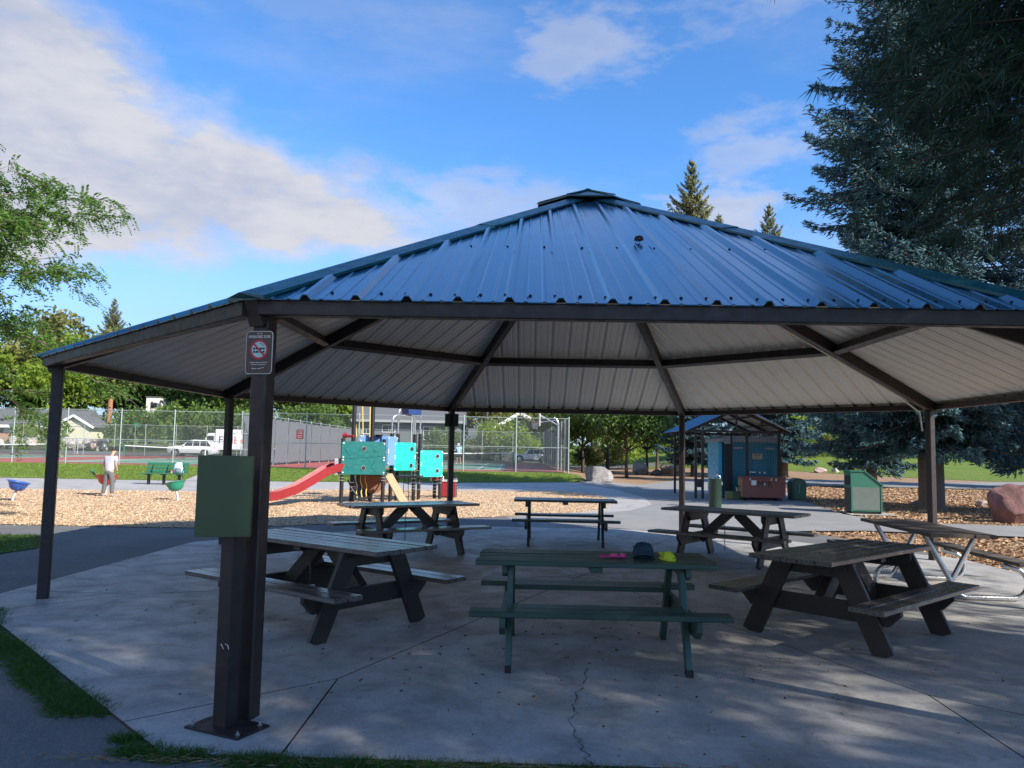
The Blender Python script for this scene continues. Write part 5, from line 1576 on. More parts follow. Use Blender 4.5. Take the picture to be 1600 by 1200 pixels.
def car(x, y, rz, label, L, W, H, suv):
    """nose towards -X"""
    o = empty('parked_car', (x, y, T(x, y) - .03), rz, label, 'car', 'cars parked along the street')
    hw = W / 2; hood = .62 * H if suv else .60 * H; belt = .60 * H
    st = [(-L / 2, .32, .50 * H, .80), (-L / 2 + .15, .24, .57 * H, .93), (-L * .28, .22, hood, 1), (-L * .12, .22, belt, 1), (L * .20, .22, belt, 1), (L * .42, .24, belt * 1.01, .98), (L / 2 - .06, .30, belt * .98, .92), (L / 2, .40, belt * .92, .86)]
    rows = [[(xx, s_ * hw * f * k, z) for s_, k, z in ((-1, .90, zb), (-1, 1, zb + .18), (-1, .985, zt_ - .12), (-1, .90, zt_), (1, .90, zt_), (1, .985, zt_ - .12), (1, 1, zb + .18), (1, .90, zb))] for xx, zb, zt_, f in st]
    loft(rows, 'body', MT['carwhite'], o)
    cab = [(-L * .20, belt - .02, belt + .02, .90), (-L * .045, belt - .02, H * .95, .80), (L * .05, belt - .02, H, .79), (L * (.35 if suv else .26), belt - .02, H * (.975 if suv else .93), .78), (L * (.475 if suv else .42), belt - .02, belt + .03, .86)]
    rows = [[(xx, -hw * .93, zb), (xx, -hw * f, zt_ - .05 * (zt_ > belt + .1)), (xx, -hw * f * .88, zt_), (xx, hw * f * .88, zt_), (xx, hw * f, zt_ - .05 * (zt_ > belt + .1)), (xx, hw * .93, zb)] for xx, zb, zt_, f in cab]
    loft(rows, 'cabin', MT['carwhite'], o)
    zt_ = H * .93
    for s_ in (-1, 1):
        for x0, x1, x2, x3 in ((-L * .15, -L * .045, L * .04, L * .04), (L * .055, L * .055, L * .18, L * .19), (L * .205, L * .20, L * .335 if suv else L * .25, L * (.43 if suv else .34))):
            def pt_(xx, z):
                f = (z - belt) / (H - belt); return (xx, s_ * hw * (.93 - .135 * f + .012), z)
            q = [pt_(x0, belt + .04), pt_(x1, zt_), pt_(x2, zt_), pt_(x3, belt + .04)]
            MB().add(q + [(a, b - s_ * .05, c) for a, b, c in q], [(0, 1, 2, 3), (7, 6, 5, 4), (0, 4, 5, 1), (1, 5, 6, 2), (2, 6, 7, 3), (3, 7, 4, 0)]).build('side_window', MT['glass'], o)
        for xx in (-L * .30, L * .30):
            w = MB().lathe([(.20, 0), (.36, 0), (.37, .05), (.37, .20), (.33, .24), (.2, .24)], (xx, s_ * (hw - .20), .35), 20, Matrix.Rotation(-s_ * math.pi / 2, 3, 'X')).build('wheel', MT['rubber'], o, 40)
            MB().lathe([(.05, 0), (.23, .01), (.23, .03), (.06, .05)], (xx, s_ * (hw + .02), .35), 14, Matrix.Rotation(-s_ * math.pi / 2, 3, 'X')).build('rim', MT['silver'], w, 40)
            MB().lathe([(.05, 0), (.43, 0), (.43, .012), (.05, .012)], (xx, s_ * (hw - .008), .38), 20, Matrix.Rotation(-s_ * math.pi / 2, 3, 'X')).build('wheel_arch', MT['black'], o)
        MB().box((L / 2 - .07, s_ * hw * .80, belt * .86), (.20, .22, .16), ch=.02).build('tail_light', MT['sign_red'], o)
        MB().box((-L / 2 + .10, s_ * hw * .72, belt * .80), (.22, .26, .11), ch=.02).build('head_light', MT['silver'], o)
        MB().box((0, s_ * (hw - .02), .30), (L * .40, .06, .12), ch=.02).build('sill', MT['black'], o)
        MB().box((-L * .13, s_ * (hw + .03), belt + .08), (.10, .16, .12), ch=.02).build('mirror', MT['carwhite'], o)
    if suv: MB().box((L * .12, 0, H + .02), (L * .4, W * .66, .03)).build('roof_rails', MT['black'], o)
    return o


car(-33.8, 84.0, R(2), 'white SUV parked in the street, seen through the tennis fence', 5.0, 1.95, 1.77, True)
car(2.2, 84.5, R(3), 'white hatchback parked at the far right end of the courts', 4.3, 1.8, 1.5, False)
tr = empty('delivery_truck', (-32.1, 89.0, T(-32, 89)), R(2), 'white delivery truck with red letters parked behind the white SUV', 'truck', )
MB().box((1.4, 0, 1.75), (4.6, 2.2, 2.3), ch=.05).build('cargo_box', MT['white'], tr)
loft([[(xx, -1.0, .5), (xx, -1.0, z), (xx, 1.0, z), (xx, 1.0, .5)] for xx, z in ((-2.7, 1.3), (-2.2, 1.5), (-1.75, 2.45), (-.9, 2.5))], 'cab', MT['white'], tr)
for s_ in (-1, 1):
    MB().box((-1.5, s_ * 1.005, 1.9), (.8, .02, .55)).build('cab_window', MT['glass'], tr)
    for xx in (-1.75, 2.6): MB().lathe([(.2, 0), (.40, .0), (.42, .06), (.42, .22), (.2, .26)], (xx, s_ * .85, .42), 16, Matrix.Rotation(-s_ * math.pi / 2, 3, 'X')).build('wheel', MT['rubber'], tr, 40)
MB().box((0, 0, .55), (5.2, 1.6, .2)).build('chassis', MT['black'], tr)
text('lettering', 'Fed', 1.15, simple('purple_letter', (.10, .04, .2), .5), tr, (1.1, -1.115, 1.7), .01, 'RIGHT')
text('lettering', 'Ex', 1.15, simple('orange_letter', (.75, .10, .03), .5), tr, (1.12, -1.115, 1.7), .01, 'LEFT')

# ================================================================ houses beyond the street
MT['cream'] = simple('cream_siding', (.62, .59, .45), .7, .05, 3); MT['shingle'] = simple('grey_shingles', (.12, .125, .13), .85, .25, 6, bump=.3)
MT['brickm'] = simple('pale_brick', (.45, .25, .17), .8, .3, 9); MT['greyside'] = simple('blue_grey_siding', (.15, .165, .18), .75, .08, 3); MT['whitewall'] = simple('white_wall', (.74, .72, .66), .7, .05, 3)
h1 = empty('bungalow', (-64, 118, 1.35), R(4), 'low bungalow with grey roof, white fascia and cream gabled garage, far left', 'house')
MB().box((-9.0, 4, 1.3), (16, 8, 2.6)).build('wall', MT['whitewall'], h1)
MB().prism([(-4.9, 2.45), (4.9, 2.45), (4.9, 2.62), (0, 5.2), (-4.9, 2.62)], 17.5, Matrix.Translation((-17.8, 4, 0)) @ Matrix(((0, 0, 1, 0), (1, 0, 0, 0), (0, 1, 0, 0), (0, 0, 0, 1)))).build('roof', MT['shingle'], h1)
MB().box((-9.2, -.95, 2.45), (17.6, .12, .42)).build('fascia', MT['white'], h1)
MB().box((-11.6, -.06, .75), (6.6, .12, 1.5)).build('brick_front', MT['brickm'], h1)
for x, w in ((-5.2, 1.2), (-3.6, 1.4), (-12.5, 2.2), (-15.5, 1.6)):
    wi = MB().box((x, -.03, 1.55), (w, .10, 1.3)).build('window', MT['white'], h1); MB().box((x, -.085, 1.55), (w - .16, .03, 1.14)).build('pane', MT['glass'], wi)
MB().box((0.6, -1.2, 1.35), (4.4, 6.4, 2.7)).build('garage_wall', MT['cream'], h1)
MB().prism([(-2.2, 2.7), (2.2, 2.7), (0, 3.95)], .2, Matrix.Translation((.6, -4.2, 0)) @ XZ).build('gable_wall', MT['cream'], h1)
for s_ in (-1, 1):
    MB().beam((.6 + s_ * 2.9, -1.2, 2.42), (.6, -1.2, 4.1), 7.3, .12).build('garage_roof', MT['shingle'], h1)
    MB().beam((.6 + s_ * 2.95, -4.88, 2.36), (.6, -4.88, 4.1), .07, .34).build('barge_board', MT['white'], h1)
MB().beam((-1.6, -4.45, 2.66), (2.8, -4.45, 2.66), .06, .12).build('belly_board', MT['under'], h1)
h2 = empty('grey_house', (-13.0, 99, .38), 0, 'blue grey house with white framed windows behind the play tower', 'house')
MB().box((0, 4, 2.1), (12.5, 8, 4.9)).build('wall', MT['greyside'], h2)
MB().prism([(-5, 4.5), (5, 4.5), (5, 4.75), (0, 7.2), (-5, 4.75)], 14, Matrix.Translation((-7, 4, 0)) @ Matrix(((0, 0, 1, 0), (1, 0, 0, 0), (0, 1, 0, 0), (0, 0, 0, 1)))).build('roof', MT['shingle'], h2)
MB().box((0, -.98, 4.62), (14, .1, .3)).build('fascia', simple('grey_trim', (.35, .36, .36), .6), h2)
for x, z, w, h in ((-2.4, 3.7, 1.7, 1.0), (-2.4, 1.7, 1.5, 2.0), (-5.2, 3.3, 1.2, .7), (2.7, 3.2, 1.5, 1.7), (5.2, 3.0, 1.0, 1.3)):
    wi = MB().box((x, -.02, z), (w, .10, h)).build('window', MT['white'], h2); MB().box((x, -.075, z), (w - .22, .03, h - .22)).build('pane', MT['glass'], wi)
    MB().box((x, -.095, z), (.05, .02, h - .2)).build('mullion', MT['white'], wi)
h3 = empty('garage_house', (3.4, 97, .38), 0, 'grey house with white gable trim behind the white hatchback', 'house')
MB().box((-3.2, 3, 1.9), (11, 6, 3.9)).build('wall', MT['greyside'], h3)
for s_ in (-1, 1): MB().beam((-2.3 + s_ * 4.0, 2.6, 3.5), (-2.3, 2.6, 5.9), 7.6, .16).build('roof', MT['shingle'], h3)
MB().prism([(-3.4, 3.8), (3.4, 3.8), (0, 5.8)], .2, Matrix.Translation((-2.3, 0, 0)) @ XZ).build('gable_wall', MT['greyside'], h3)
for s_ in (-1, 1): MB().beam((-2.3 + s_ * 4.0, -1.26, 3.42), (-2.3, -1.26, 5.85), .08, .4).build('barge_board', MT['white'], h3)
for x in (-5.5, .3): 
    wi = MB().box((x, -.03, 2.2), (1.4, .10, 1.3)).build('window', MT['white'], h3); MB().box((x, -.085, 2.2), (1.2, .03, 1.1)).build('pane', MT['glass'], wi)
tw = empty('white_tower_house', (-61.0, 134, 1.5), R(3), 'tall narrow white house end with one small dark window among the trees', 'house')
MB().box((0, 2, 3.9), (2.3, 5, 8.2)).build('wall', MT['whitewall'], tw)
wi = MB().box((.1, -.52, 6.6), (1.0, .08, 1.0)).build('window', simple('brown_frame', (.2, .13, .09), .6), tw); MB().box((.1, -.57, 6.6), (.8, .03, .8)).build('pane', MT['glass'], wi)
MB().box((0, 2, 8.06), (2.6, 5.3, .14)).build('parapet', MT['shingle'], tw)
# street sign, mail box, utility bits
ss = empty('street_sign', (-38.6, 80.9, T(-38, 81)), 0, 'green street name sign on a pole beyond the tennis court', 'sign')
MB().tube([(0, 0, 0), (0, 0, 3.0)], .035, 8).build('pole', MT['silver'], ss); MB().box((0, 0, 3.0), (.9, .03, .2)).build('name_plate', MT['benchgreen'], ss); MB().box((0, 0, 3.24), (.03, .8, .2)).build('name_plate', MT['benchgreen'], ss)
mb = empty('white_post_sign', (-44.6, 81.0, T(-44, 81)), 0, 'small white sign on two pale posts at far left by the street', 'sign')
for x in (-.12, .12): MB().tube([(x, 0, 0), (x, 0, 1.5)], .05, 6).build('post', MT['grey_post'], mb)
MB().box((0, -.06, 1.5), (.5, .04, .3)).build('plate', MT['white'], mb)
g = np.random.default_rng(4)
rockwall = empty('rock_garden_wall', (-58, 95.5, T(-58, 95)), 0, 'low row of pale garden stones in front of the bungalow', 'stone border')
from mathutils import noise as mn
sm_ = []
for v in range(3):
    bm = bmesh.new(); bmesh.ops.create_icosphere(bm, subdivisions=2, radius=.5)
    for q in bm.verts: q.co *= 1 + .35 * mn.noise(q.co * 2.4 + Vector((v * 5, 0, 0)))
    me = bpy.data.meshes.new('stone'); bm.to_mesh(me); bm.free(); me.materials.append((RP, RW, RG)[v]); sm_.append(me)
for i in range(46): inst('stone', sm_[i % 3], rockwall, (g.uniform(-9, 9), g.uniform(-.5, .7), g.uniform(.0, .8)), (g.uniform(0, 3), g.uniform(0, 3), 0), (g.uniform(.6, 1.5), g.uniform(.5, 1), g.uniform(.5, 1)))

# ================================================================ trees
MT['leafA'] = foliage('bright_leaves', (.105, .175, .022), (.29, .38, .055), .45)
MT['leafB'] = foliage('mid_leaves', (.050, .100, .020), (.150, .225, .045), .38)
MT['leafC'] = foliage('deep_leaves', (.032, .080, .022), (.105, .190, .045), .34)
MT['leafD'] = foliage('olive_leaves', (.095, .110, .035), (.23, .225, .075), .35)
MT['leafL'] = foliage('locust_leaves', (.032, .085, .020), (.14, .25, .045), .4)
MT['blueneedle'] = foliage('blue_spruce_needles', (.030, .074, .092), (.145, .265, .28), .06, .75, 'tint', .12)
MT['greenneedle'] = foliage('green_spruce_needles', (.022, .045, .026), (.070, .105, .050), .08, .6)
MT['oliveneedle'] = foliage('olive_fir_needles', (.075, .095, .035), (.21, .215, .09), .1, .6)
MT['pineneedle'] = foliage('dark_pine_needles', (.014, .040, .026), (.046, .092, .050), .08, .6)


def limb(m, p0, d, L, r, n, g, droop=0.0, wob=.12):
    pts = [Vector(p0)]; d = Vector(d).normalized()
    for i in range(n):
        d = (d + Vector(g.normal(size=3)) * wob + Vector((0, 0, -droop))).normalized(); pts.append(pts[-1] + d * (L / n))
    m.tube(pts, [r * (1 - .8 * i / n) for i in range(n + 1)], 6); return pts


def broad_meshes(seed, H, RX_, trunk_h, clumps, per, leaf, mat, bark, flat=.8, r0=.18):
    """trunk with limbs, and a crown of separate leaves gathered in clumps"""
    g = np.random.default_rng(seed); m = MB(); zc = trunk_h + (H - trunk_h) * .5; rz_ = (H - trunk_h) * .5
    pts = [Vector((0, 0, -.3))]; 
    for i in range(1, 7): pts.append(Vector((g.normal() * .04 * H / 6, g.normal() * .04 * H / 6, (H * .80) * i / 6)))
    m.tube(pts, [r0 * (1.25 if i == 0 else 1 - .14 * i) for i in range(7)], 9)
    C = []
    for i in range(clumps):
        d = unit(g.normal(size=3)); rr = g.uniform(.35, 1) ** .6; k = .84 + .30 * math.sin(3 * math.atan2(d[1], d[0]) + seed) * (1 - abs(d[2]))
        c = np.array([d[0] * RX_ * rr * k, d[1] * RX_ * rr * k, zc + d[2] * rz_ * rr])
        if d[2] < -.2: c[2] += .25 * rz_ * g.random()
        C.append(c)
        if i % 3 == 0:
            b = pts[min(6, max(2, int(6 * (c[2] * .55) / (H * .8))))]; e = Vector(c); q = b.lerp(e, .5) + Vector((0, 0, -.06 * H))
            m.tube([b, q, e], [r0 * .42, r0 * .24, r0 * .06], 5)
    C = np.array(C); cs = g.uniform(.16, .34, clumps) * RX_
    P = np.repeat(C, per, 0) + g.normal(size=(clumps * per, 3)) * np.repeat(cs, per)[:, None] * np.array([.62, .62, .62 * flat])
    out = unit(P - np.array([0, 0, zc]))
    A = unit(rand_dirs(len(P), g) + out * .3 + np.array([0, 0, -.35])); L = leaf * g.uniform(.6, 1.3, len(P))
    V, F = diamonds(P, A, L, L * .55, g)
    tint = np.clip(np.repeat(g.random(clumps), per) * .55 + g.random(len(P)) * .5, 0, 1)
    return m.mesh('trunk', bark, 60), np_mesh('crown', V, F, mat, tint)


def broad(loc, label, meshes, rz=0, s=1.0, cat='tree', group=None, name='leafy_tree', sz=None):
    x, y = loc; o = empty(name, (x, y, T(x, y)), rz, label, cat, group); o.scale = (s, s, sz or s)
    inst('trunk', meshes[0], o); inst('crown', meshes[1], o); return o


def spindle(C, A, L, W, g):
    """needle-clad twig: a four sided tapering solid"""
    n = len(C); X = unit(np.cross(A, rand_dirs(n, g))); Y = np.cross(A, X); L = L[:, None]; W = W[:, None]
    b = C - A * L * .15
    V = np.stack([C - A * L, b + X * W, b + (Y * .87 - X * .5) * W, b - (Y * .87 + X * .5) * W, C + A * L], 1)
    q = np.array([[0, 2, 1], [0, 3, 2], [0, 1, 3], [4, 1, 2], [4, 2, 3], [4, 3, 1]])
    F = (np.arange(n)[:, None, None] * 5 + q[None]).reshape(-1, 3)
    return V.reshape(-1, 3), F


def conifer_meshes(seed, H, Rb, z0, mat, bark, whorl=.45, nb=9, twig=.24, dens=1.0, r0=.3, power=.85, lift=.15, needles=0, thick=.2, ragged=.2, thin_above=99):
    """whorls of drooping boughs; every bough carries side twigs"""
    g = np.random.default_rng(seed); m = MB()
    m.tube([Vector((0, 0, -.3)), Vector((0, 0, .15)), Vector((0, 0, H * .3)), Vector((0, 0, H * .7)), Vector((0, 0, H))], [r0 * 1.45, r0, r0 * .8, r0 * .35, .02], 10)
    Cs = []; As = []; Ls = []; Ts = []; z = z0
    while z < H - .2:
        f = (z - z0) / (H - z0); Rz = Rb * (1 - f) ** power * g.uniform(1 - ragged, 1 + ragged * .5)
        if f < .10: Rz *= .72 + 2.8 * f
        k = max(4, int(nb * (1 - .45 * f)))
        a0 = g.uniform(0, 6.28)
        for i in range(k):
            a = a0 + 6.283 * i / k + g.normal() * .16; L = max(.25, Rz * g.uniform(.72, 1.10)); tz = g.uniform(0, 1)
            n = max(4, int(L / .30)); p = Vector((0, 0, z + g.normal() * .10)); pts = [p]
            for s_ in range(n):
                t = (s_ + 1) / n; dz = (.35 * f + lift - .85 * (1 - f) * math.sin(t * 2.4) * .75 + .65 * t * t * (1 - f * .5))
                d = Vector((math.cos(a + g.normal() * .05), math.sin(a + g.normal() * .05), dz)).normalized(); p = p + d * L / n; pts.append(p)
            m.tube(pts, [max(.008, .06 * (1 - t_ / (n + 1)) * (L / 4 + .3)) for t_ in range(n + 1)], 4, cap=False)
            for s_ in range(1, n + 1):
                t = s_ / n; q = np.array(pts[s_]); dr = np.array((pts[s_] - pts[s_ - 1]).normalized()); sd_ = np.array([-math.sin(a), math.cos(a), 0])
                wl = (.18 + .85 * (1 - t) * min(1, t * 3)) * min(1.5, L * .34)
                kk = max(2, int(dens * (.3 if z > thin_above else 1) * (3 + 7 * (wl / .6))))
                for j in range(kk):
                    sg = 1 if j % 2 else -1; u = g.random() ** .8; w = wl * u
                    c = q + sd_ * sg * w + dr * (w * .55 + g.normal() * .05) + np.array([0, 0, -.38 * w + g.normal() * .06 - .08 * g.random()])
                    d = sd_ * sg * (.6 + .35 * g.normal()) + dr * (.7 + .3 * g.normal()) + np.array([0, 0, -.30 + g.normal() * .40])
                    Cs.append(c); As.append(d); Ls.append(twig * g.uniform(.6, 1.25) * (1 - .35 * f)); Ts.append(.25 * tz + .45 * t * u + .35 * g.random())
            Cs.append(np.array(pts[-1])); As.append(np.array((pts[-1] - pts[-2]).normalized())); Ls.append(twig); Ts.append(.9)
        z += whorl * g.uniform(.75, 1.2) * (1 - .35 * f)
    n = 6
    for i in range(n): Cs.append(np.array([0, 0, H - i * .16])); As.append(np.array([g.normal() * .3, g.normal() * .3, 1])); Ls.append(twig * .9); Ts.append(.6)
    C = np.array(Cs); A = unit(np.array(As)); L = np.array(Ls)
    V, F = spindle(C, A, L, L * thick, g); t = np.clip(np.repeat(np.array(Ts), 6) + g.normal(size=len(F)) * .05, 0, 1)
    if needles:
        k = needles; ii = np.repeat(np.arange(len(C)), k); s_ = g.uniform(-.8, .95, len(ii))
        B = C[ii] + A[ii] * (L[ii] * s_)[:, None]; X = unit(np.cross(A[ii], rand_dirs(len(ii), g)))
        tip = B + X * (L[ii] * thick * 1.9)[:, None] + A[ii] * (L[ii] * .25)[:, None]; w = A[ii] * (L[ii] * .055)[:, None]
        V2 = np.stack([B - w, B + w, tip], 1).reshape(-1, 3); F2 = np.arange(3 * len(ii)).reshape(-1, 3) + len(V)
        V = np.concatenate([V, V2]); F = np.concatenate([F, F2]); t = np.concatenate([t, np.clip(np.array(Ts)[ii] + g.normal(size=len(ii)) * .1, 0, 1)])
    return m.mesh('trunk', bark, 60), np_mesh('crown', V, F, mat, t)


# --- the tall blue spruce beside the pavilion, and its neighbours
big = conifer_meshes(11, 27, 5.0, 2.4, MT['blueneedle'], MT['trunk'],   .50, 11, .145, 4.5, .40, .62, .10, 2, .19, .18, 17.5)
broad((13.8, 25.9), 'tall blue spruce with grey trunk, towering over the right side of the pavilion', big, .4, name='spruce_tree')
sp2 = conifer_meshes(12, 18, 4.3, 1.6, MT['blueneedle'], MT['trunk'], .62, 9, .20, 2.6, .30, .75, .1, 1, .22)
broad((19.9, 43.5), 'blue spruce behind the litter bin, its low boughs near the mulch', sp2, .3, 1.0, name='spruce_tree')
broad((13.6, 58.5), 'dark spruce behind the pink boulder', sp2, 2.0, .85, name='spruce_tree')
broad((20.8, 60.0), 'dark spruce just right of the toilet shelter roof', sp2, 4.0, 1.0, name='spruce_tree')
broad((22.6, 19.3), 'unseen tall spruce added right of the maroon boulder to shade the blue spruce', sp2, 1.2, 1.0, name='spruce_tree', sz=1.45)  # added out of frame so that its shade darkens the tall blue spruce
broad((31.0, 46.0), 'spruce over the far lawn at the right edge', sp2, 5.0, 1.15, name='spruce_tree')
fir = conifer_meshes(14, 34, 8.6, 8, MT['oliveneedle'], MT['trunk'], .80, 8, .42, 1.2, .4, .80, .50, 0, .2, .34)
broad((20.7, 90), 'tall sunlit fir rising above the roof, the tallest of those behind it', fir, .5, 1.03, name='fir_tree')
broad((23.6, 89), 'shorter sunlit fir top just right of the tallest one behind the roof', fir, 2.5, .83, name='fir_tree')
broad((25.9, 91), 'round topped tree tip low over the roof between two firs', fir, 3.9, .76, name='fir_tree')
broad((29.1, 88), 'sunlit fir with orange tinge above the roof, next to the blue spruce', fir, 1.3, .86, name='fir_tree')
broad((-76, 148), 'single fir top rising above the left end of the pavilion roof', fir, 1.9, .80, name='fir_tree')

# --- the pines that shade the pavilion from behind the camera; the first hangs into the top right corner
def pine_meshes(seed, H, r, z0, n, near=0, wid=.0045, per=16):
    g = np.random.default_rng(seed); m = MB()
    m.tube([Vector((0, 0, -.3)), Vector((0, 0, H * .5)), Vector((0, 0, H))], [.32, .22, .03], 10)
    T0 = []; D0 = []
    nl = int(n / 60)
    for i in range(nl):
        f = ((i + g.random()) / nl) ** 1.3; z = z0 + (H - z0 - .5) * f; a = g.uniform(0, 6.283); L = r * (1 - .62 * f) * g.uniform(.7, 1.12)
        if f < .08: L *= .85
        if 2.45 < a < 3.75: L *= .62
        elif 2.1 < a < 4.1: L *= .82
        pts = limb(m, (0, 0, z), (math.cos(a), math.sin(a), .18), L, .036 * (1.2 - f), 6, g, .035, .07)
        for j in range(60):
            t = g.uniform(.18, 1) ** .7; k = min(5, int(t * 6)); q = np.array(pts[k].lerp(pts[k + 1], t * 6 - k if t < 1 else 1))
            T0.append(q + g.normal(size=3) * np.array([.36, .36, .22]) * (1.25 - .6 * t)); D0.append(np.array([math.cos(a), math.sin(a), -.15]) + g.normal(size=3) * .55)
    for i in range(near):                                    # crowded low boughs on the open side
        a = R(g.uniform(103, 156)); z = g.uniform(4.1, 8.2); pts = limb(m, (0, 0, z), (math.cos(a), math.sin(a), .12), g.uniform(3.2, 4.9), .03, 6, g, .04, .07)
        for j in range(75):
            t = g.uniform(.2, 1) ** .8; q_ = min(5, int(t * 6)); q = np.array(pts[q_].lerp(pts[q_ + 1], t * 6 - q_ if t < 1 else 1))
            T0.append(q + g.normal(size=3) * np.array([.30, .30, .24])); D0.append(np.array([math.cos(a), math.sin(a), -.5]) + g.normal(size=3) * .5)
    T0 = np.array(T0); D0 = unit(np.array(D0)); k = per; ii = np.repeat(np.arange(len(T0)), k)
    A = unit(D0[ii] * .8 + g.normal(size=(len(ii), 3)) * .55 + np.array([0, 0, -.28])); L = g.uniform(.15, .27, len(ii))
    B = T0[ii] + D0[ii] * g.uniform(-.06, .06, len(ii))[:, None]; X = unit(np.cross(A, rand_dirs(len(ii), g))) * wid
    mid = B + A * (L * .55)[:, None]; tip = B + A * L[:, None] + np.array([0, 0, -.02])
    V = np.stack([B, mid + X, tip, mid - X], 1)
    t = np.clip(np.repeat(g.random(len(T0)), k) * .6 + g.random(len(ii)) * .4, 0, 1)
    return m.mesh('trunk', MT['darkbark'], 60), np_mesh('crown', V.reshape(-1, 3), np.arange(4 * len(ii)).reshape(-1, 4), MT['pineneedle'], t)


pine = pine_meshes(21, 10.8, 5.9, 3.8, 13500, 46, wid=.0062)
broad((7.3, 5.1), 'dark long needled pine whose boughs hang into the top right corner', pine, 0, name='pine_tree')
pine2 = pine_meshes(22, 15.5, 6.6, 4.0, 7800, 0, .0085, 14)
broad((9.6, -2.6), 'second long needled pine behind the camera that shades the front slab', pine2, 3.6, 1.0, name='pine_tree')
broad((15.0, -8.0), 'third and tallest long needled pine, unseen, added farthest behind the camera for shade', pine2, 1.1, 1.25, name='pine_tree')  # added out of view to deepen the shade on the left foreground

# --- honey locust reaching in at the left
def locust_meshes(seed, H, r, z0, n, frond=.17):
    g = np.random.default_rng(seed); m = MB()
    m.tube([Vector((0, 0, -.3)), Vector((.1, 0, z0)), Vector((0, .1, H * .7)), Vector((0, 0, H * .95))], [.22, .17, .09, .02], 9)
    B = []; D = []; tt = []
    nl = 66
    for i in range(nl):
        f = (i + .5) / nl; z = z0 + (H - z0) * .80 * f; a = i * 2.4 + g.normal() * .3; L = r * (1 - .72 * f ** 1.2) * g.uniform(.72, 1.1)
        pts = limb(m, (0, 0, z), (math.cos(a), math.sin(a), .32), L, .032 * (1.2 - f), 9, g, .055, .10)
        for s_ in range(2, 10):
            for w in range(3):
                d = Vector((math.cos(a + g.normal() * .8), math.sin(a + g.normal() * .8), g.normal() * .28 - .06)); tw = limb(m, pts[s_], d, g.uniform(.5, 1.15), .010, 4, g, .07, .12)
                for q in range(n):
                    t = g.uniform(0, 3.99); k = int(t); B.append(np.array(tw[k].lerp(tw[k + 1], t - k)) + g.normal(size=3) * .05); D.append(np.array([d.x, d.y, -.35]) * .6 + g.normal(size=3) * .6); tt.append(g.random())
    B = np.array(B); D = unit(np.array(D)); nf = len(B); k = 14
    Xs = unit(np.cross(D, rand_dirs(nf, g) * .5 + np.array([0, 0, 1.0]))); fl = frond * g.uniform(.7, 1.25, nf)
    ii = np.repeat(np.arange(nf), k); s_ = np.tile((np.arange(k) // 2 + .6) / (k / 2), nf); sg = np.tile(np.where(np.arange(k) % 2, 1, -1), nf)
    C = B[ii] + D[ii] * (fl[ii] * s_)[:, None] + np.array([0, 0, -1.0]) * (fl[ii] * s_ ** 2 * .35)[:, None] + Xs[ii] * (sg * fl[ii] * .17)[:, None]
    A = unit(Xs[ii] * sg[:, None] + D[ii] * .45 + g.normal(size=(len(ii), 3)) * .15)
    V, F = diamonds(C, A, fl[ii] * .15, fl[ii] * .068, g)
    return m.mesh('trunk', MT['trunk'], 60), np_mesh('crown', V, F, MT['leafL'], np.clip(np.array(tt)[ii] * .6 + g.random(len(ii)) * .4, 0, 1))


loc = locust_meshes(31, 8.2, 6.2, 3.75, 17, .235)
broad((-12.9, 13.2), 'feathery honey locust whose branches reach in at the left edge', loc, .6, name='locust_tree')

# --- trees and shrubs at mid distance, seen under the roof
mA = broad_meshes(41, 6.5, 3.0, 2.0, 60, 120, .13, MT['leafC'], MT['darkbark'], .8, .11)
mB = broad_meshes(42, 6.0, 3.0, 1.6, 56, 110, .14, MT['leafB'], MT['darkbark'], .8, .10)
broad((7.6, 51.5), 'young dark green tree with a thin trunk behind the grey streaked boulder', mA, .3, 1.0, sz=.98)
broad((5.2, 57.0), 'leafy green tree right of the court fence corner', mB, 1.3, 1.1)
broad((10.9, 63.0), 'many stemmed green tree behind the cream boulder', mB, 2.6, 1.15)
broad((8.6, 70.0), 'dark tree behind the thin trunked young tree', mA, 2.0, 1.5)
broad((13.9, 75.0), 'broad green tree far behind the pink boulder', mB, .8, 1.4)
broad((4.4, 82.0), 'olive toned tree at the back right corner of the courts', broad_meshes(43, 8, 3.2, 2.4, 50, 80, .2, MT['leafD'], MT['trunk'], .8, .2), 0, 1.0)
sh1 = broad_meshes(51, 2.2, 1.5, .25, 34, 90, .085, MT['leafA'], MT['darkbark'], .9, .05)
sh2 = broad_meshes(52, 2.4, 1.7, .25, 34, 90, .10, MT['leafB'], MT['darkbark'], .9, .05)
sh3 = broad_meshes(53, 2.0, 1.6, .2, 34, 80, .10, MT['leafD'], MT['darkbark'], .9, .05)
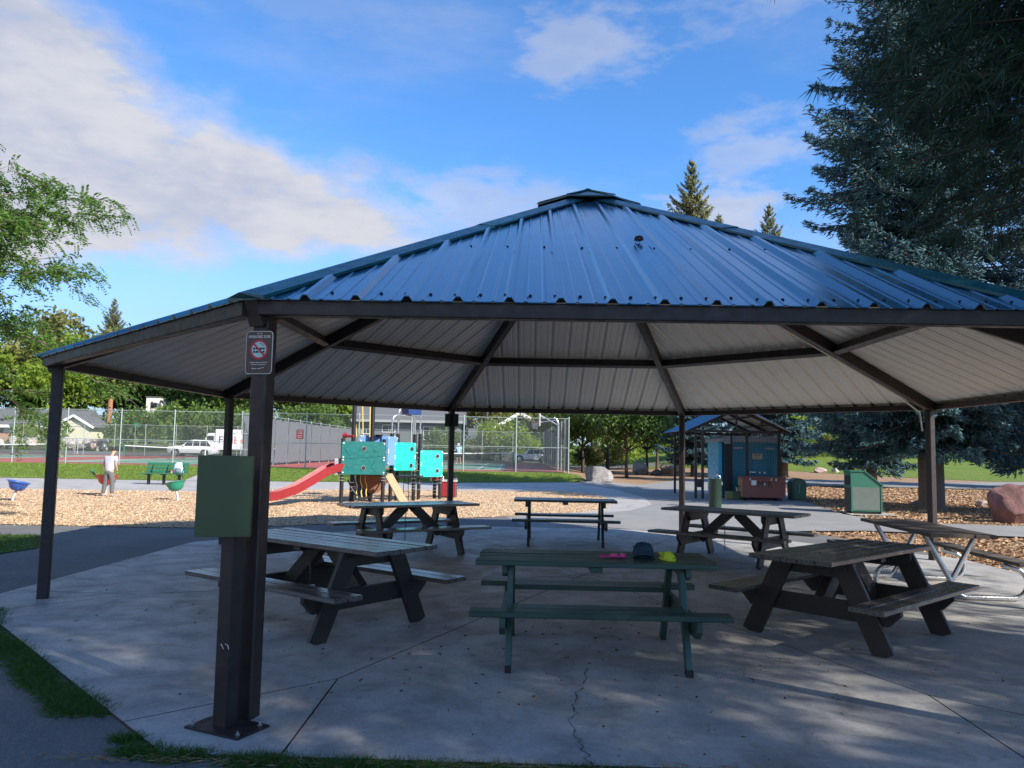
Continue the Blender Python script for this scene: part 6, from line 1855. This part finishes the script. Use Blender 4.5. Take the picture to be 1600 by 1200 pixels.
for (x, y), ms, s, lab in (((-1.2, 94), sh1, 2.2, 'bright yellow green bush in front of the grey house, left of the hatchback'), ((1.8, 92), sh1, 1.7, 'bright green bush behind the white hatchback'), ((-3.6, 93), sh3, 1.4, 'olive shrub beside the grey house, right of the standing player'),
                           ((-46, 96), sh2, 2.0, 'green bush in front of the bungalow garage'), ((-40, 97), sh2, 2.3, 'leafy bush behind the street name sign'), ((-35, 98), sh2, 2.1, 'leafy bush behind the white SUV, its left part'), ((-29, 98), sh2, 2.2, 'leafy bush behind the delivery truck'), ((-24, 97), sh2, 2.4, 'bush seen through the court gate'),
                           ((-70, 97), sh2, 1.2, 'low bush left of the garden stones'), ((-62, 101), sh1, 1.1, 'low bright bush in the bungalow garden'), ((7, 72), sh3, 1.1, 'yellowing low shrub behind the young tree, left one'), ((9.5, 78), sh3, 1.2, 'yellowing low shrub behind the young tree, right one'), ((12.8, 88), sh1, 2.0, 'sunlit bush far behind the cream boulder'), ((20, 90), sh1, 2.0, 'sunlit bush left of the toilet shelter'),
                           ((-8.5, 96.5), sh2, 1.5, 'dark shrub against the grey house wall'), ((33, 95), sh1, 2.6, 'pale sunlit tall bush right of the toilet shelter'), ((37, 99), sh3, 2.2, 'olive bush beyond the far lawn, right of the shelter'), ((46, 108), sh2, 2.6, 'bush at the back of the far lawn, near the litter bin'), ((60, 112), sh2, 3.0, 'bush at the back right of the far lawn')):
    broad((x, y), lab, ms, x * 1.7, s, 'bush', name='bush')

# --- the belt of trees behind the houses: crowns shared between several
K = [broad_meshes(61, 17, 6.4, 2.5, 80, 70, .42, MT['leafA'], MT['trunk'], .85, .32), broad_meshes(62, 19, 6.6, 3, 80, 70, .42, MT['leafB'], MT['trunk'], .85, .34),
     broad_meshes(63, 18, 6.0, 3, 76, 70, .40, MT['leafC'], MT['darkbark'], .85, .34), broad_meshes(64, 20, 6.0, 4, 76, 70, .42, MT['leafD'], MT['trunk'], .9, .3)]
N_ = ['bright yellow green', 'mid green', 'dark green', 'olive brown']
G_ = 'trees in the belt behind the houses'
belt = [(-96, 132, 0, 1.25, 'at the left edge'), (-88, 128, 0, 1.12, 'left of the left pavilion post'), (-84, 137, 0, 1.12, 'tall at left behind the bungalow'), (-77, 133, 3, 1.12, 'left of the fir top under the roof end'), (-72, 126, 0, 1.0, 'right behind the bungalow garage'),
        (-72, 148, 2, 1.15, 'in deep shade left of the white tower house'), (-66, 150, 1, 1.05, 'behind the white tower house'), (-55, 138, 2, 1.0, 'right of the white tower house'), (-56.2, 126, 0, .33, 'low, in front of the white tower house'),
        (-49, 132, 2, .95, 'above the delivery truck'), (-44, 126, 1, .85, 'right of the back left pavilion post'), (-38, 134, 3, .85, 'behind the near left pavilion post'), (-32, 130, 1, .72, 'just right of the near left pavilion post'), (-27, 128, 0, .66, 'above the windscreen fence'),
        (-22, 130, 1, .75, 'left of the tall play tower posts'), (-15.5, 128, 0, .72, 'behind the tall play tower posts'), (-8, 126, 1, .8, 'behind the grey house roof'), (-3, 120, 3, .72, 'over the grey house, right part'), (2.5, 124, 0, .74, 'left of the basketball hoop'), (8, 122, 2, .8, 'behind the basketball hoop'),
        (14, 128, 1, .8, 'over the young tree by the boulders'), (22, 135, 2, .9, 'left of the toilet shelter, far back'), (30, 140, 1, .85, 'behind the toilet shelter, far back'), (42, 142, 2, .95, 'at the back of the far lawn, left of the tall spruce'), (56, 145, 1, .95, 'at the back of the far lawn behind the tall spruce'),
        (72, 150, 2, 1.0, 'at the back right of the far lawn'), (92, 150, 1, 1.0, 'at the far right beyond the lawn'), (-110, 140, 2, 1.2, 'out at the far left')]
for i, (x, y, k, s, lab) in enumerate(belt):
    broad((x, y), N_[k] + ' tree ' + lab, K[k], i * 1.3, s, group=G_)
MT['pinebark'] = simple('orange_pine_bark', (.32, .15, .08), .9, .3, 6)
tk = MB().tube([Vector((0, 0, -.3)), Vector((.1, 0, 8)), Vector((0, 0, 15))], [.45, .38, .15], 9).mesh('trunk', MT['pinebark'], 60)
op = empty('pine_tree', (-65.5, 128, T(-65, 128)), 0, 'tree with bare orange trunk standing between the bungalow and the white tower house', 'tree'); inst('trunk', tk, op); o = inst('crown', K[3][1], op); o.location = (0, 0, 3.5); o.scale = (.62, .62, .75)

# far understorey that reads as one mass behind the houses and at the back of the park
n = 15000; x = rng.uniform(-130, 120, n); y = rng.uniform(118, 150, n) - 8 * np.abs(np.sin(x * .21)); z = np.array([T(a, b) for a, b in zip(x, y)]) + rng.random(n) ** 1.3 * (3.4 + 1.6 * np.sin(x * .33))
V, Fq = diamonds(np.column_stack([x, y, z]), rand_dirs(n), rng.uniform(.4, .8, n), rng.uniform(.25, .5, n))
o = inst('undergrowth', np_mesh('undergrowth', V, Fq, MT['leafB'], rng.random(n))); o['kind'] = 'stuff'
